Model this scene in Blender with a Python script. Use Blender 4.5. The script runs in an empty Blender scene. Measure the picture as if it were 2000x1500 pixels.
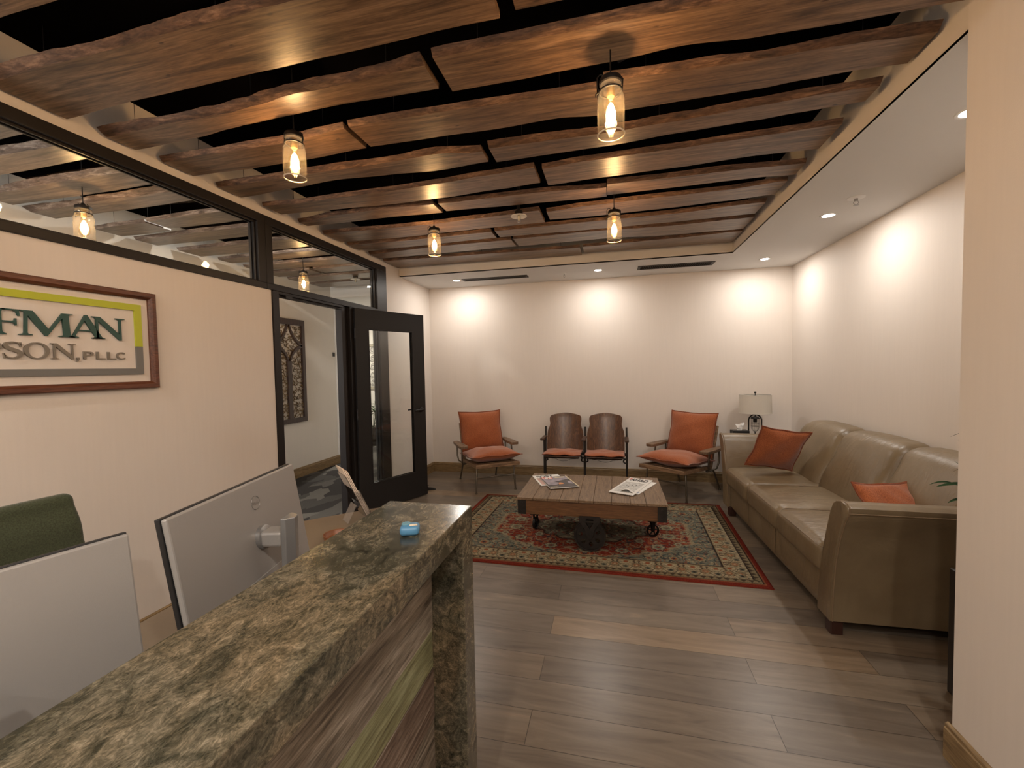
import bpy, bmesh, math, random
import numpy as np
from mathutils import Vector, Matrix, noise

random.seed(7)
SC = bpy.context.scene
COL = SC.collection
PI = math.pi

# ------------------------------------------------------------------ camera
cam_d = bpy.data.cameras.new('camera')
cam_d.sensor_fit = 'HORIZONTAL'
cam_d.sensor_width = 36.0
cam_d.lens = 839.2 * 36.0 / 2000.0
cam_d.clip_start = 0.02
cam_o = bpy.data.objects.new('camera', cam_d)
COL.objects.link(cam_o)
_r = Vector((0.97327544, 0.22888686, -0.01859362))
_u = Vector((0.00888532, 0.04337304, 0.99901943))
_f = Vector((-0.22946889, 0.97248629, -0.04018018))
cam_o.matrix_world = Matrix(((_r.x, _u.x, -_f.x, 0.0), (_r.y, _u.y, -_f.y, 0.0),
                             (_r.z, _u.z, -_f.z, 1.47), (0, 0, 0, 1)))
SC.camera = cam_o

# ------------------------------------------------------------------ world, exposure
w = bpy.data.worlds.new('world')
SC.world = w
w.use_nodes = True
w.node_tree.nodes['Background'].inputs[0].default_value = (1.0, 0.86, 0.72, 1)
w.node_tree.nodes['Background'].inputs[1].default_value = 0.03
SC.view_settings.view_transform = 'Standard'
SC.view_settings.look = 'None'
SC.view_settings.gamma = 1.0
SC.view_settings.use_curve_mapping = False
SC.view_settings.exposure = 0.43

COOL = (1.0, 0.935, 0.86)
WARM = (1.0, 0.66, 0.40)
PEND_W = 21.0     # watts of one jar pendant
DOWN_W = 6.8     # watts of one downlight


def lamp(name, kind, loc, power, color, size=0.1, parent=None, spread=None):
    d = bpy.data.lights.new(name, kind)
    d.energy = power
    d.color = color
    if kind == 'AREA':
        d.shape = 'DISK'
        d.size = size
        if spread:
            d.spread = spread
    elif kind == 'SPOT':
        d.shadow_soft_size = size
        d.spot_size = spread
        d.spot_blend = 0.55
    else:
        d.shadow_soft_size = size
    o = bpy.data.objects.new(name, d)
    COL.objects.link(o)
    o.location = loc
    if parent:
        o.parent = parent
    return o


# daylight that comes down the hall from its window, behind the camera's left
_d = lamp('hall_daylight', 'AREA', (-3.4, -1.6, 1.7), 90, (0.95, 0.97, 1.0), 1.2)
_d.rotation_euler = (math.radians(80), 0, 0)


# ------------------------------------------------------------------ materials
def nm(name):
    m = bpy.data.materials.new(name)
    m.use_nodes = True
    nt = m.node_tree
    return m, nt, nt.nodes['Principled BSDF']


def N(nt, kind, **kw):
    n = nt.nodes.new(kind)
    for k, v in kw.items():
        if k in n.inputs.keys():
            n.inputs[k].default_value = v
        else:
            setattr(n, k, v)
    return n


def L(nt, a, ao, b, bi):
    nt.links.new(a.outputs[ao], b.inputs[bi])


def ramp(nt, stops, interp='LINEAR'):
    r = nt.nodes.new('ShaderNodeValToRGB')
    r.color_ramp.interpolation = interp
    els = r.color_ramp.elements
    while len(els) < len(stops):
        els.new(0.5)
    for e, (p, c) in zip(els, stops):
        e.position = p
        e.color = (c[0], c[1], c[2], 1)
    return r


def plain(name, c, rough=0.6, metal=0.0, bump=0.0, bscale=200.0, var=0.0, spec=0.5, coat=0.0):
    m, nt, b = nm(name)
    b.inputs['Base Color'].default_value = (*c, 1)
    b.inputs['Roughness'].default_value = rough
    b.inputs['Metallic'].default_value = metal
    b.inputs['Specular IOR Level'].default_value = spec
    b.inputs['Coat Weight'].default_value = coat
    tc = N(nt, 'ShaderNodeTexCoord')
    if var:
        n = N(nt, 'ShaderNodeTexNoise', Scale=bscale * 0.3, Detail=4.0)
        L(nt, tc, 'Object', n, 'Vector')
        r = ramp(nt, [(0.25, [x * (1 - var) for x in c]), (0.75, [min(1, x * (1 + var)) for x in c])])
        L(nt, n, 'Fac', r, 'Fac')
        L(nt, r, 'Color', b, 'Base Color')
    if bump:
        n = N(nt, 'ShaderNodeTexNoise', Scale=bscale, Detail=3.0)
        L(nt, tc, 'Object', n, 'Vector')
        bp = N(nt, 'ShaderNodeBump', Strength=bump, Distance=0.002)
        L(nt, n, 'Fac', bp, 'Height')
        L(nt, bp, 'Normal', b, 'Normal')
    return m


def wallmat(name, c):
    m, nt, b = nm(name)
    tc = N(nt, 'ShaderNodeTexCoord')
    mp = N(nt, 'ShaderNodeMapping')
    mp.inputs['Scale'].default_value = (1, 1, 0.06)
    L(nt, tc, 'Object', mp, 'Vector')
    n = N(nt, 'ShaderNodeTexNoise', Scale=60.0, Detail=5.0)
    L(nt, mp, 'Vector', n, 'Vector')
    r = ramp(nt, [(0.3, [x * 0.985 for x in c]), (0.7, [x * 1.01 for x in c])])
    L(nt, n, 'Fac', r, 'Fac')
    L(nt, r, 'Color', b, 'Base Color')
    b.inputs['Roughness'].default_value = 0.62
    n2 = N(nt, 'ShaderNodeTexNoise', Scale=260.0, Detail=3.0)
    L(nt, tc, 'Object', n2, 'Vector')
    bp = N(nt, 'ShaderNodeBump', Strength=0.25, Distance=0.001)
    L(nt, n2, 'Fac', bp, 'Height')
    L(nt, bp, 'Normal', b, 'Normal')
    return m


def wood(name, dark, mid, light, axis='X', scale=1.0, rough=0.5, rnd=True, knots=0.0, bump=0.25, spec=0.5, stretch=14.0):
    m, nt, b = nm(name)
    tc = N(nt, 'ShaderNodeTexCoord')
    mp = N(nt, 'ShaderNodeMapping')
    s = [stretch * scale] * 3
    s['XYZ'.index(axis)] = 1.0 * scale
    mp.inputs['Scale'].default_value = s
    src = tc
    out = 'Object'
    if rnd:
        oi = N(nt, 'ShaderNodeObjectInfo')
        cx = N(nt, 'ShaderNodeVectorMath', operation='ADD')
        sc = N(nt, 'ShaderNodeVectorMath', operation='SCALE')
        sc.inputs['Scale'].default_value = 37.0
        cb = N(nt, 'ShaderNodeCombineXYZ')
        for q in 'XYZ':
            L(nt, oi, 'Random', cb, q)
        L(nt, cb, 'Vector', sc, 0)
        L(nt, tc, 'Object', cx, 0)
        L(nt, sc, 'Vector', cx, 1)
        src, out = cx, 'Vector'
    L(nt, src, out, mp, 'Vector')
    n = N(nt, 'ShaderNodeTexNoise', Scale=2.2, Detail=8.0, Distortion=1.1)
    n.inputs['Roughness'].default_value = 0.62
    L(nt, mp, 'Vector', n, 'Vector')
    r = ramp(nt, [(0.32, dark), (0.50, mid), (0.68, light)])
    L(nt, n, 'Fac', r, 'Fac')
    # fine pores
    n2 = N(nt, 'ShaderNodeTexNoise', Scale=14.0, Detail=4.0)
    L(nt, mp, 'Vector', n2, 'Vector')
    mx = N(nt, 'ShaderNodeMixRGB', blend_type='MULTIPLY')
    mx.inputs['Fac'].default_value = 0.8
    r2 = ramp(nt, [(0.35, (0.55, 0.5, 0.45)), (0.6, (1, 1, 1))])
    L(nt, n2, 'Fac', r2, 'Fac')
    L(nt, r, 'Color', mx, 'Color1')
    L(nt, r2, 'Color', mx, 'Color2')
    last = mx
    if knots:
        v = N(nt, 'ShaderNodeTexVoronoi', Scale=3.3)
        mp2 = N(nt, 'ShaderNodeMapping')
        s2 = [4.0] * 3
        s2['XYZ'.index(axis)] = 1.4
        mp2.inputs['Scale'].default_value = s2
        L(nt, src, out, mp2, 'Vector')
        L(nt, mp2, 'Vector', v, 'Vector')
        r3 = ramp(nt, [(0.035, (0.10, 0.06, 0.04)), (0.075, (1, 1, 1))])
        L(nt, v, 'Distance', r3, 'Fac')
        mk = N(nt, 'ShaderNodeMixRGB', blend_type='MULTIPLY')
        mk.inputs['Fac'].default_value = knots
        L(nt, last, 'Color', mk, 'Color1')
        L(nt, r3, 'Color', mk, 'Color2')
        last = mk
    L(nt, last, 'Color', b, 'Base Color')
    b.inputs['Roughness'].default_value = rough
    b.inputs['Specular IOR Level'].default_value = spec
    bp = N(nt, 'ShaderNodeBump', Strength=bump, Distance=0.002)
    L(nt, n, 'Fac', bp, 'Height')
    L(nt, bp, 'Normal', b, 'Normal')
    return m


def glassmat(name, tint=(0.97, 0.98, 0.97), strength=1.0, haze=0.0):
    """clear pane: lets light straight through, mirrors by the Fresnel law"""
    m = bpy.data.materials.new(name)
    m.use_nodes = True
    nt = m.node_tree
    nt.nodes.remove(nt.nodes['Principled BSDF'])
    out = nt.nodes['Material Output']
    t = N(nt, 'ShaderNodeBsdfTransparent')
    t.inputs[0].default_value = (*tint, 1)
    g = N(nt, 'ShaderNodeBsdfGlossy')
    g.inputs['Roughness'].default_value = 0.01
    fr = N(nt, 'ShaderNodeFresnel', IOR=1.5)
    # the far skin of a pane is met from inside: give it the same index the other way round
    ge = N(nt, 'ShaderNodeNewGeometry')
    mr = N(nt, 'ShaderNodeMapRange')
    mr.inputs['To Min'].default_value = 1.5
    mr.inputs['To Max'].default_value = 1 / 1.5
    L(nt, ge, 'Backfacing', mr, 'Value')
    L(nt, mr, 'Result', fr, 'IOR')
    mu = N(nt, 'ShaderNodeMath', operation='MULTIPLY')
    mu.inputs[1].default_value = strength
    mu.use_clamp = True
    mx = N(nt, 'ShaderNodeMixShader')
    L(nt, fr, 0, mu, 0)
    L(nt, mu, 0, mx, 0)
    L(nt, t, 0, mx, 1)
    L(nt, g, 0, mx, 2)
    if haze:
        # slight warm translucency, added so the glass takes on the bulb's glow
        tl = N(nt, 'ShaderNodeBsdfTranslucent')
        tl.inputs[0].default_value = (1.0, 0.93, 0.84, 1)
        m3 = N(nt, 'ShaderNodeMixShader')
        m3.inputs[0].default_value = haze
        L(nt, mx, 0, m3, 1)
        L(nt, tl, 0, m3, 2)
        mx = m3
    L(nt, mx, 0, out, 'Surface')
    return m


def emit(name, c, s):
    m, nt, b = nm(name)
    b.inputs['Base Color'].default_value = (*c, 1)
    b.inputs['Emission Color'].default_value = (*c, 1)
    b.inputs['Emission Strength'].default_value = s
    return m


def floor_mat():
    m, nt, b = nm('grey_oak_floor')
    tc = N(nt, 'ShaderNodeTexCoord')
    br = N(nt, 'ShaderNodeTexBrick')
    br.offset = 0.37
    br.offset_frequency = 2
    br.inputs['Scale'].default_value = 1.0
    br.inputs['Color1'].default_value = (0, 0, 0, 1)
    br.inputs['Color2'].default_value = (1, 1, 1, 1)
    br.inputs['Mortar'].default_value = (0.5, 0.5, 0.5, 1)
    br.inputs['Mortar Size'].default_value = 0.0012
    br.inputs['Mortar Smooth'].default_value = 0.3
    br.inputs['Brick Width'].default_value = 1.55
    br.inputs['Row Height'].default_value = 0.178
    mp0 = N(nt, 'ShaderNodeMapping')
    mp0.inputs['Location'].default_value = (0.35, 0.03, 0)
    L(nt, tc, 'Object', mp0, 'Vector')
    L(nt, mp0, 'Vector', br, 'Vector')
    # per-plank offset of the grain
    sc = N(nt, 'ShaderNodeVectorMath', operation='SCALE')
    sc.inputs['Scale'].default_value = 23.0
    L(nt, br, 'Color', sc, 0)
    ad = N(nt, 'ShaderNodeVectorMath', operation='ADD')
    L(nt, tc, 'Object', ad, 0)
    L(nt, sc, 'Vector', ad, 1)
    mp = N(nt, 'ShaderNodeMapping')
    mp.inputs['Scale'].default_value = (1.1, 8.0, 1)
    L(nt, ad, 'Vector', mp, 'Vector')
    n = N(nt, 'ShaderNodeTexNoise', Scale=1.5, Detail=8.0, Distortion=1.6)
    n.inputs['Roughness'].default_value = 0.6
    L(nt, mp, 'Vector', n, 'Vector')
    r = ramp(nt, [(0.22, (0.085, 0.064, 0.046)), (0.42, (0.145, 0.113, 0.084)), (0.62, (0.185, 0.148, 0.112)), (0.80, (0.27, 0.205, 0.135))])
    L(nt, n, 'Fac', r, 'Fac')
    hs = N(nt, 'ShaderNodeMixRGB', blend_type='MULTIPLY')
    hs.inputs['Fac'].default_value = 1.0
    r2 = ramp(nt, [(0.0, (0.78, 0.78, 0.80)), (0.55, (1.0, 0.99, 0.97)), (0.85, (1.12, 1.06, 0.98)), (1.0, (1.45, 1.25, 1.0))])
    L(nt, br, 'Color', r2, 'Fac')
    L(nt, r, 'Color', hs, 'Color1')
    L(nt, r2, 'Color', hs, 'Color2')
    mm = N(nt, 'ShaderNodeMixRGB', blend_type='MIX')
    L(nt, br, 'Fac', mm, 'Fac')
    L(nt, hs, 'Color', mm, 'Color1')
    mm.inputs['Color2'].default_value = (0.03, 0.022, 0.016, 1)
    L(nt, mm, 'Color', b, 'Base Color')
    b.inputs['Roughness'].default_value = 0.31
    b.inputs['Specular IOR Level'].default_value = 0.5
    bp = N(nt, 'ShaderNodeBump', Strength=0.12, Distance=0.002)
    L(nt, n, 'Fac', bp, 'Height')
    bp2 = N(nt, 'ShaderNodeBump', Strength=0.6, Distance=0.002)
    bp2.invert = True
    L(nt, br, 'Fac', bp2, 'Height')
    L(nt, bp, 'Normal', bp2, 'Normal')
    L(nt, bp2, 'Normal', b, 'Normal')
    return m


def granite_mat():
    m, nt, b = nm('granite')
    tc = N(nt, 'ShaderNodeTexCoord')
    mp = N(nt, 'ShaderNodeMapping')
    mp.inputs['Rotation'].default_value = (0, 0, 0.35)
    mp.inputs['Scale'].default_value = (1.0, 0.62, 1.0)
    L(nt, tc, 'Object', mp, 'Vector')
    n = N(nt, 'ShaderNodeTexNoise', Scale=30.0, Detail=10.0, Distortion=1.1)
    n.inputs['Roughness'].default_value = 0.74
    L(nt, mp, 'Vector', n, 'Vector')
    r = ramp(nt, [(0.28, (0.016, 0.016, 0.012)), (0.42, (0.056, 0.052, 0.037)), (0.54, (0.125, 0.107, 0.077)), (0.66, (0.215, 0.182, 0.135)), (0.80, (0.37, 0.335, 0.27))])
    L(nt, n, 'Fac', r, 'Fac')
    n2 = N(nt, 'ShaderNodeTexNoise', Scale=4.5, Detail=7.0, Distortion=1.0)
    L(nt, mp, 'Vector', n2, 'Vector')
    r2 = ramp(nt, [(0.36, (0.42, 0.45, 0.41)), (0.45, (0.92, 0.93, 0.90)), (0.62, (1.18, 1.06, 0.92))])
    L(nt, n2, 'Fac', r2, 'Fac')
    mx = N(nt, 'ShaderNodeMixRGB', blend_type='MULTIPLY')
    mx.inputs['Fac'].default_value = 1.0
    L(nt, r, 'Color', mx, 'Color1')
    L(nt, r2, 'Color', mx, 'Color2')
    n3 = N(nt, 'ShaderNodeTexNoise', Scale=85.0, Detail=5.0, Distortion=3.0)
    L(nt, mp, 'Vector', n3, 'Vector')
    r3 = ramp(nt, [(0.40, (0.50, 0.52, 0.48)), (0.56, (1.0, 1.0, 1.0)), (0.72, (1.5, 1.5, 1.45))])
    L(nt, n3, 'Fac', r3, 'Fac')
    m2 = N(nt, 'ShaderNodeMixRGB', blend_type='MULTIPLY')
    m2.inputs['Fac'].default_value = 0.8
    L(nt, mx, 'Color', m2, 'Color1')
    L(nt, r3, 'Color', m2, 'Color2')
    L(nt, m2, 'Color', b, 'Base Color')
    b.inputs['Roughness'].default_value = 0.21
    b.inputs['Specular IOR Level'].default_value = 0.6
    return m


def carpet_mat():
    m, nt, b = nm('patterned_carpet')
    tc = N(nt, 'ShaderNodeTexCoord')
    mp = N(nt, 'ShaderNodeMapping')
    mp.inputs['Rotation'].default_value = (0, 0, 0.5)
    mp.inputs['Scale'].default_value = (2.2, 1.1, 1)
    L(nt, tc, 'Object', mp, 'Vector')
    v = N(nt, 'ShaderNodeTexVoronoi', Scale=2.6)
    v.distance = 'MANHATTAN'
    L(nt, mp, 'Vector', v, 'Vector')
    sp = N(nt, 'ShaderNodeSeparateColor')
    L(nt, v, 'Color', sp, 'Color')
    r = ramp(nt, [(0.0, (0.050, 0.046, 0.042)), (0.35, (0.085, 0.080, 0.072)), (0.65, (0.13, 0.122, 0.108)), (0.85, (0.17, 0.16, 0.14))], 'CONSTANT')
    L(nt, sp, 'Red', r, 'Fac')
    wv = N(nt, 'ShaderNodeTexWave', Scale=26.0, Distortion=0.6)
    wv.inputs['Detail Scale'].default_value = 3.0
    L(nt, tc, 'Object', wv, 'Vector')
    mx = N(nt, 'ShaderNodeMixRGB', blend_type='MULTIPLY')
    mx.inputs['Fac'].default_value = 0.6
    L(nt, r, 'Color', mx, 'Color1')
    L(nt, wv, 'Color', mx, 'Color2')
    L(nt, mx, 'Color', b, 'Base Color')
    b.inputs['Roughness'].default_value = 0.95
    b.inputs['Specular IOR Level'].default_value = 0.1
    return m


def leather_mat():
    m, nt, b = nm('taupe_leather')
    tc = N(nt, 'ShaderNodeTexCoord')
    n = N(nt, 'ShaderNodeTexNoise', Scale=5.0, Detail=5.0)
    L(nt, tc, 'Object', n, 'Vector')
    r = ramp(nt, [(0.3, (0.140, 0.099, 0.055)), (0.7, (0.185, 0.135, 0.078))])
    L(nt, n, 'Fac', r, 'Fac')
    L(nt, r, 'Color', b, 'Base Color')
    b.inputs['Roughness'].default_value = 0.36
    b.inputs['Specular IOR Level'].default_value = 0.5
    v = N(nt, 'ShaderNodeTexVoronoi', Scale=420.0)
    L(nt, tc, 'Object', v, 'Vector')
    bp = N(nt, 'ShaderNodeBump', Strength=0.10, Distance=0.001)
    L(nt, v, 'Distance', bp, 'Height')
    mp = N(nt, 'ShaderNodeMapping')
    mp.inputs['Scale'].default_value = (2.2, 6.0, 2.2)
    L(nt, tc, 'Object', mp, 'Vector')
    n2 = N(nt, 'ShaderNodeTexNoise', Scale=2.6, Detail=3.0, Distortion=1.5)
    L(nt, mp, 'Vector', n2, 'Vector')
    bp2 = N(nt, 'ShaderNodeBump', Strength=0.20, Distance=0.02)
    L(nt, n2, 'Fac', bp2, 'Height')
    L(nt, bp, 'Normal', bp2, 'Normal')
    L(nt, bp2, 'Normal', b, 'Normal')
    return m


def fabric_mat(name, a, c):
    m, nt, b = nm(name)
    tc = N(nt, 'ShaderNodeTexCoord')
    n = N(nt, 'ShaderNodeTexNoise', Scale=230.0, Detail=3.0)
    L(nt, tc, 'Object', n, 'Vector')
    r = ramp(nt, [(0.32, a), (0.68, c)])
    L(nt, n, 'Fac', r, 'Fac')
    L(nt, r, 'Color', b, 'Base Color')
    b.inputs['Roughness'].default_value = 0.95
    b.inputs['Specular IOR Level'].default_value = 0.15
    b.inputs['Sheen Weight'].default_value = 0.3
    bp = N(nt, 'ShaderNodeBump', Strength=0.5, Distance=0.002)
    L(nt, n, 'Fac', bp, 'Height')
    L(nt, bp, 'Normal', b, 'Normal')
    return m


def attr_mat(name, rough=0.95, spec=0.1):
    m, nt, b = nm(name)
    a = N(nt, 'ShaderNodeAttribute', attribute_name='pattern')
    L(nt, a, 'Color', b, 'Base Color')
    b.inputs['Roughness'].default_value = rough
    b.inputs['Specular IOR Level'].default_value = spec
    return m


M = {}
M['wall'] = wallmat('wall_covering', (0.71, 0.645, 0.585))
M['hallwall'] = wallmat('hall_wall_covering', (0.70, 0.66, 0.60))
M['soffit'] = plain('soffit_paint', (0.66, 0.65, 0.63), 0.7, bump=0.1, bscale=150)
M['fascia'] = plain('fascia_paint', (0.66, 0.60, 0.53), 0.7)
M['blackceil'] = plain('black_deck', (0.003, 0.0025, 0.0025), 0.9, spec=0.0)
M['floor'] = floor_mat()
M['carpet'] = carpet_mat()
M['baseboard'] = wood('baseboard_oak', (0.17, 0.105, 0.045), (0.25, 0.165, 0.075), (0.31, 0.21, 0.10), 'Y', 1.0, 0.45, rnd=False)
M['baseboardx'] = wood('baseboard_oak_long', (0.17, 0.105, 0.045), (0.25, 0.165, 0.075), (0.31, 0.21, 0.10), 'X', 1.0, 0.45, rnd=False)
M['plank'] = wood('live_edge_board', (0.060, 0.034, 0.019), (0.175, 0.102, 0.056), (0.29, 0.18, 0.105), 'X', 1.0, 0.37, knots=0.85, bump=0.2)
M['bark'] = wood('bark_edge', (0.045, 0.024, 0.014), (0.12, 0.062, 0.035), (0.27, 0.15, 0.085), 'X', 2.5, 0.75, bump=1.0, stretch=5)
M['hplank'] = wood('hall_board', (0.055, 0.040, 0.028), (0.15, 0.110, 0.078), (0.25, 0.19, 0.14), 'X', 1.0, 0.37, knots=0.85, bump=0.2)
M['hbark'] = wood('hall_bark_edge', (0.05, 0.032, 0.022), (0.14, 0.095, 0.07), (0.33, 0.26, 0.21), 'X', 2.5, 0.7, bump=1.0, stretch=5)
M['frame'] = plain('black_bronze_frame', (0.014, 0.011, 0.010), 0.45, 0.0, spec=0.3)
M['door'] = plain('black_door_paint', (0.014, 0.012, 0.011), 0.5, spec=0.3)
M['pane'] = glassmat('window_glass')
M['jar'] = glassmat('jar_glass', (0.99, 0.97, 0.93), 1.3, 0.014)
M['bulbglass'] = glassmat('bulb_glass', (1.0, 0.93, 0.80), 0.8)
M['glow_core'] = emit('bulb_glow_core', (1.0, 0.62, 0.25), 110.0)
M['downdisc'] = emit('downlight_lens', (1.0, 0.95, 0.88), 30.0)
M['white'] = plain('white_trim', (0.75, 0.74, 0.72), 0.5)
M['iron'] = plain('black_iron', (0.015, 0.013, 0.012), 0.5, 0.6, bump=0.15, bscale=120)
M['rawiron'] = plain('dark_cast_iron', (0.022, 0.017, 0.014), 0.55, 0.5, bump=0.3, bscale=90, var=0.3)
M['tube'] = plain('bronzed_steel_tube', (0.16, 0.135, 0.105), 0.33, 0.85)
M['granite'] = granite_mat()
M['leather'] = leather_mat()
M['orange'] = fabric_mat('rust_orange_weave', (0.20, 0.050, 0.016), (0.38, 0.118, 0.045))
M['orangepipe'] = fabric_mat('rust_orange_piping', (0.15, 0.034, 0.011), (0.26, 0.07, 0.026))
M['green'] = fabric_mat('dark_green_fabric', (0.034, 0.040, 0.019), (0.062, 0.072, 0.038))
M['armwood'] = wood('mango_wood', (0.085, 0.050, 0.028), (0.175, 0.105, 0.060), (0.25, 0.16, 0.095), 'Y', 1.6, 0.5)
M['railwood'] = wood('mango_rail', (0.12, 0.068, 0.035), (0.23, 0.135, 0.072), (0.31, 0.19, 0.11), 'X', 1.6, 0.5)
M['tablewood'] = wood('coffee_table_top', (0.10, 0.060, 0.033), (0.19, 0.122, 0.070), (0.26, 0.175, 0.105), 'Y', 2.0, 0.42, knots=0.3)
M['apron'] = wood('coffee_table_apron', (0.085, 0.036, 0.012), (0.13, 0.056, 0.018), (0.17, 0.078, 0.027), 'X', 1.2, 0.5)
M['ply'] = wood('varnished_bent_plywood', (0.055, 0.022, 0.010), (0.105, 0.045, 0.020), (0.17, 0.078, 0.034), 'Z', 1.6, 0.24, bump=0.08)
M['darkwood'] = wood('dark_stained_wood', (0.03, 0.015, 0.009), (0.06, 0.03, 0.018), (0.09, 0.045, 0.026), 'X', 1.5, 0.4)
M['mahogany'] = wood('mahogany_frame', (0.07, 0.022, 0.010), (0.13, 0.042, 0.020), (0.19, 0.068, 0.034), 'Y', 2.0, 0.4)
M['silver'] = plain('silver_plastic', (0.31, 0.295, 0.28), 0.36, 0.25, bump=0.12, bscale=600)
M['silver2'] = plain('grey_metal_stand', (0.33, 0.33, 0.33), 0.35, 0.7)
M['silverdark'] = plain('grey_emblem', (0.25, 0.24, 0.23), 0.35, 0.5)
M['blackplastic'] = plain('black_plastic', (0.012, 0.012, 0.013), 0.45)
M['desk'] = plain('tan_laminate', (0.16, 0.12, 0.082), 0.42, bump=0.05, bscale=300, var=0.04)
M['lime'] = plain('lime_acrylic', (0.46, 0.50, 0.025), 0.45)
M['signgrey'] = plain('grey_acrylic', (0.17, 0.165, 0.155), 0.45)
M['signgreen'] = plain('dark_green_acrylic', (0.018, 0.065, 0.052), 0.4)
M['lettergrey'] = plain('warm_grey_acrylic', (0.20, 0.17, 0.135), 0.45)
M['rug'] = attr_mat('woven_rug')
M['shade'] = plain('linen_shade', (0.62, 0.585, 0.52), 0.9, bump=0.5, bscale=400)
M['tissue'] = plain('white_tissue', (0.85, 0.85, 0.84), 0.9)
M['blue'] = plain('blue_plastic', (0.065, 0.19, 0.32), 0.4)
M['bluelight'] = plain('pale_blue_plastic', (0.10, 0.24, 0.31), 0.35)
M['label'] = plain('cream_sticker', (0.66, 0.56, 0.42), 0.6, var=0.25, bscale=900)
M['leaf'] = plain('plant_leaf', (0.012, 0.035, 0.010), 0.85, spec=0.08, var=0.4, bscale=60)
M['stem'] = plain('plant_stem', (0.05, 0.07, 0.025), 0.6)
M['pot'] = plain('dark_planter', (0.02, 0.016, 0.014), 0.45)
M['soil'] = plain('soil', (0.03, 0.02, 0.013), 0.95)
M['fret'] = wood('carved_gold_brown', (0.06, 0.035, 0.012), (0.17, 0.11, 0.045), (0.33, 0.24, 0.12), 'Z', 3.0, 0.5, bump=1.0, stretch=3)
M['artwood'] = wood('dark_gothic_frame', (0.028, 0.014, 0.010), (0.05, 0.026, 0.018), (0.08, 0.042, 0.03), 'Z', 2.0, 0.45)
M['palewood'] = plain('pale_grey_wood', (0.30, 0.27, 0.20), 0.6, var=0.2, bscale=80)
M['sofaleg'] = plain('dark_cherry_leg', (0.035, 0.012, 0.008), 0.4)
M['acrylic'] = glassmat('clear_acrylic', (0.93, 0.94, 0.95), 2.2)
M['brochure'] = plain('brochure_paper', (0.62, 0.50, 0.40), 0.6, var=0.5, bscale=45)
M['copper'] = plain('copper_brown_leather', (0.20, 0.07, 0.025), 0.45)
M['paper'] = plain('magazine_paper', (0.72, 0.71, 0.68), 0.55)
M['ink'] = plain('black_ink', (0.02, 0.02, 0.022), 0.5)
M['red'] = plain('red_print', (0.62, 0.10, 0.07), 0.5)
M['pink'] = plain('faded_pink_print', (0.52, 0.33, 0.28), 0.5)
M['slate'] = plain('slate_photo_print', (0.075, 0.068, 0.07), 0.4, var=0.3, bscale=60)
M['lilac'] = plain('lilac_grey_print', (0.30, 0.27, 0.31), 0.4, var=0.35, bscale=60)
M['flame'] = plain('orange_print', (0.60, 0.25, 0.09), 0.5)
M['cream'] = plain('cream_print', (0.60, 0.52, 0.35), 0.55)
M['bluegrey'] = plain('blue_grey_print', (0.30, 0.33, 0.42), 0.5)
# reclaimed boards of the counter's face
M['rw_grey'] = wood('reclaimed_grey_board', (0.055, 0.042, 0.030), (0.20, 0.165, 0.125), (0.34, 0.29, 0.235), 'Y', 1.6, 0.55, rnd=False, knots=0.5)
M['rw_green'] = wood('reclaimed_green_board', (0.11, 0.10, 0.05), (0.22, 0.22, 0.115), (0.32, 0.32, 0.19), 'Y', 1.6, 0.55, rnd=False)
M['rw_brown'] = wood('reclaimed_brown_board', (0.06, 0.035, 0.024), (0.15, 0.105, 0.078), (0.30, 0.24, 0.19), 'Y', 1.6, 0.55, rnd=False)


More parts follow.
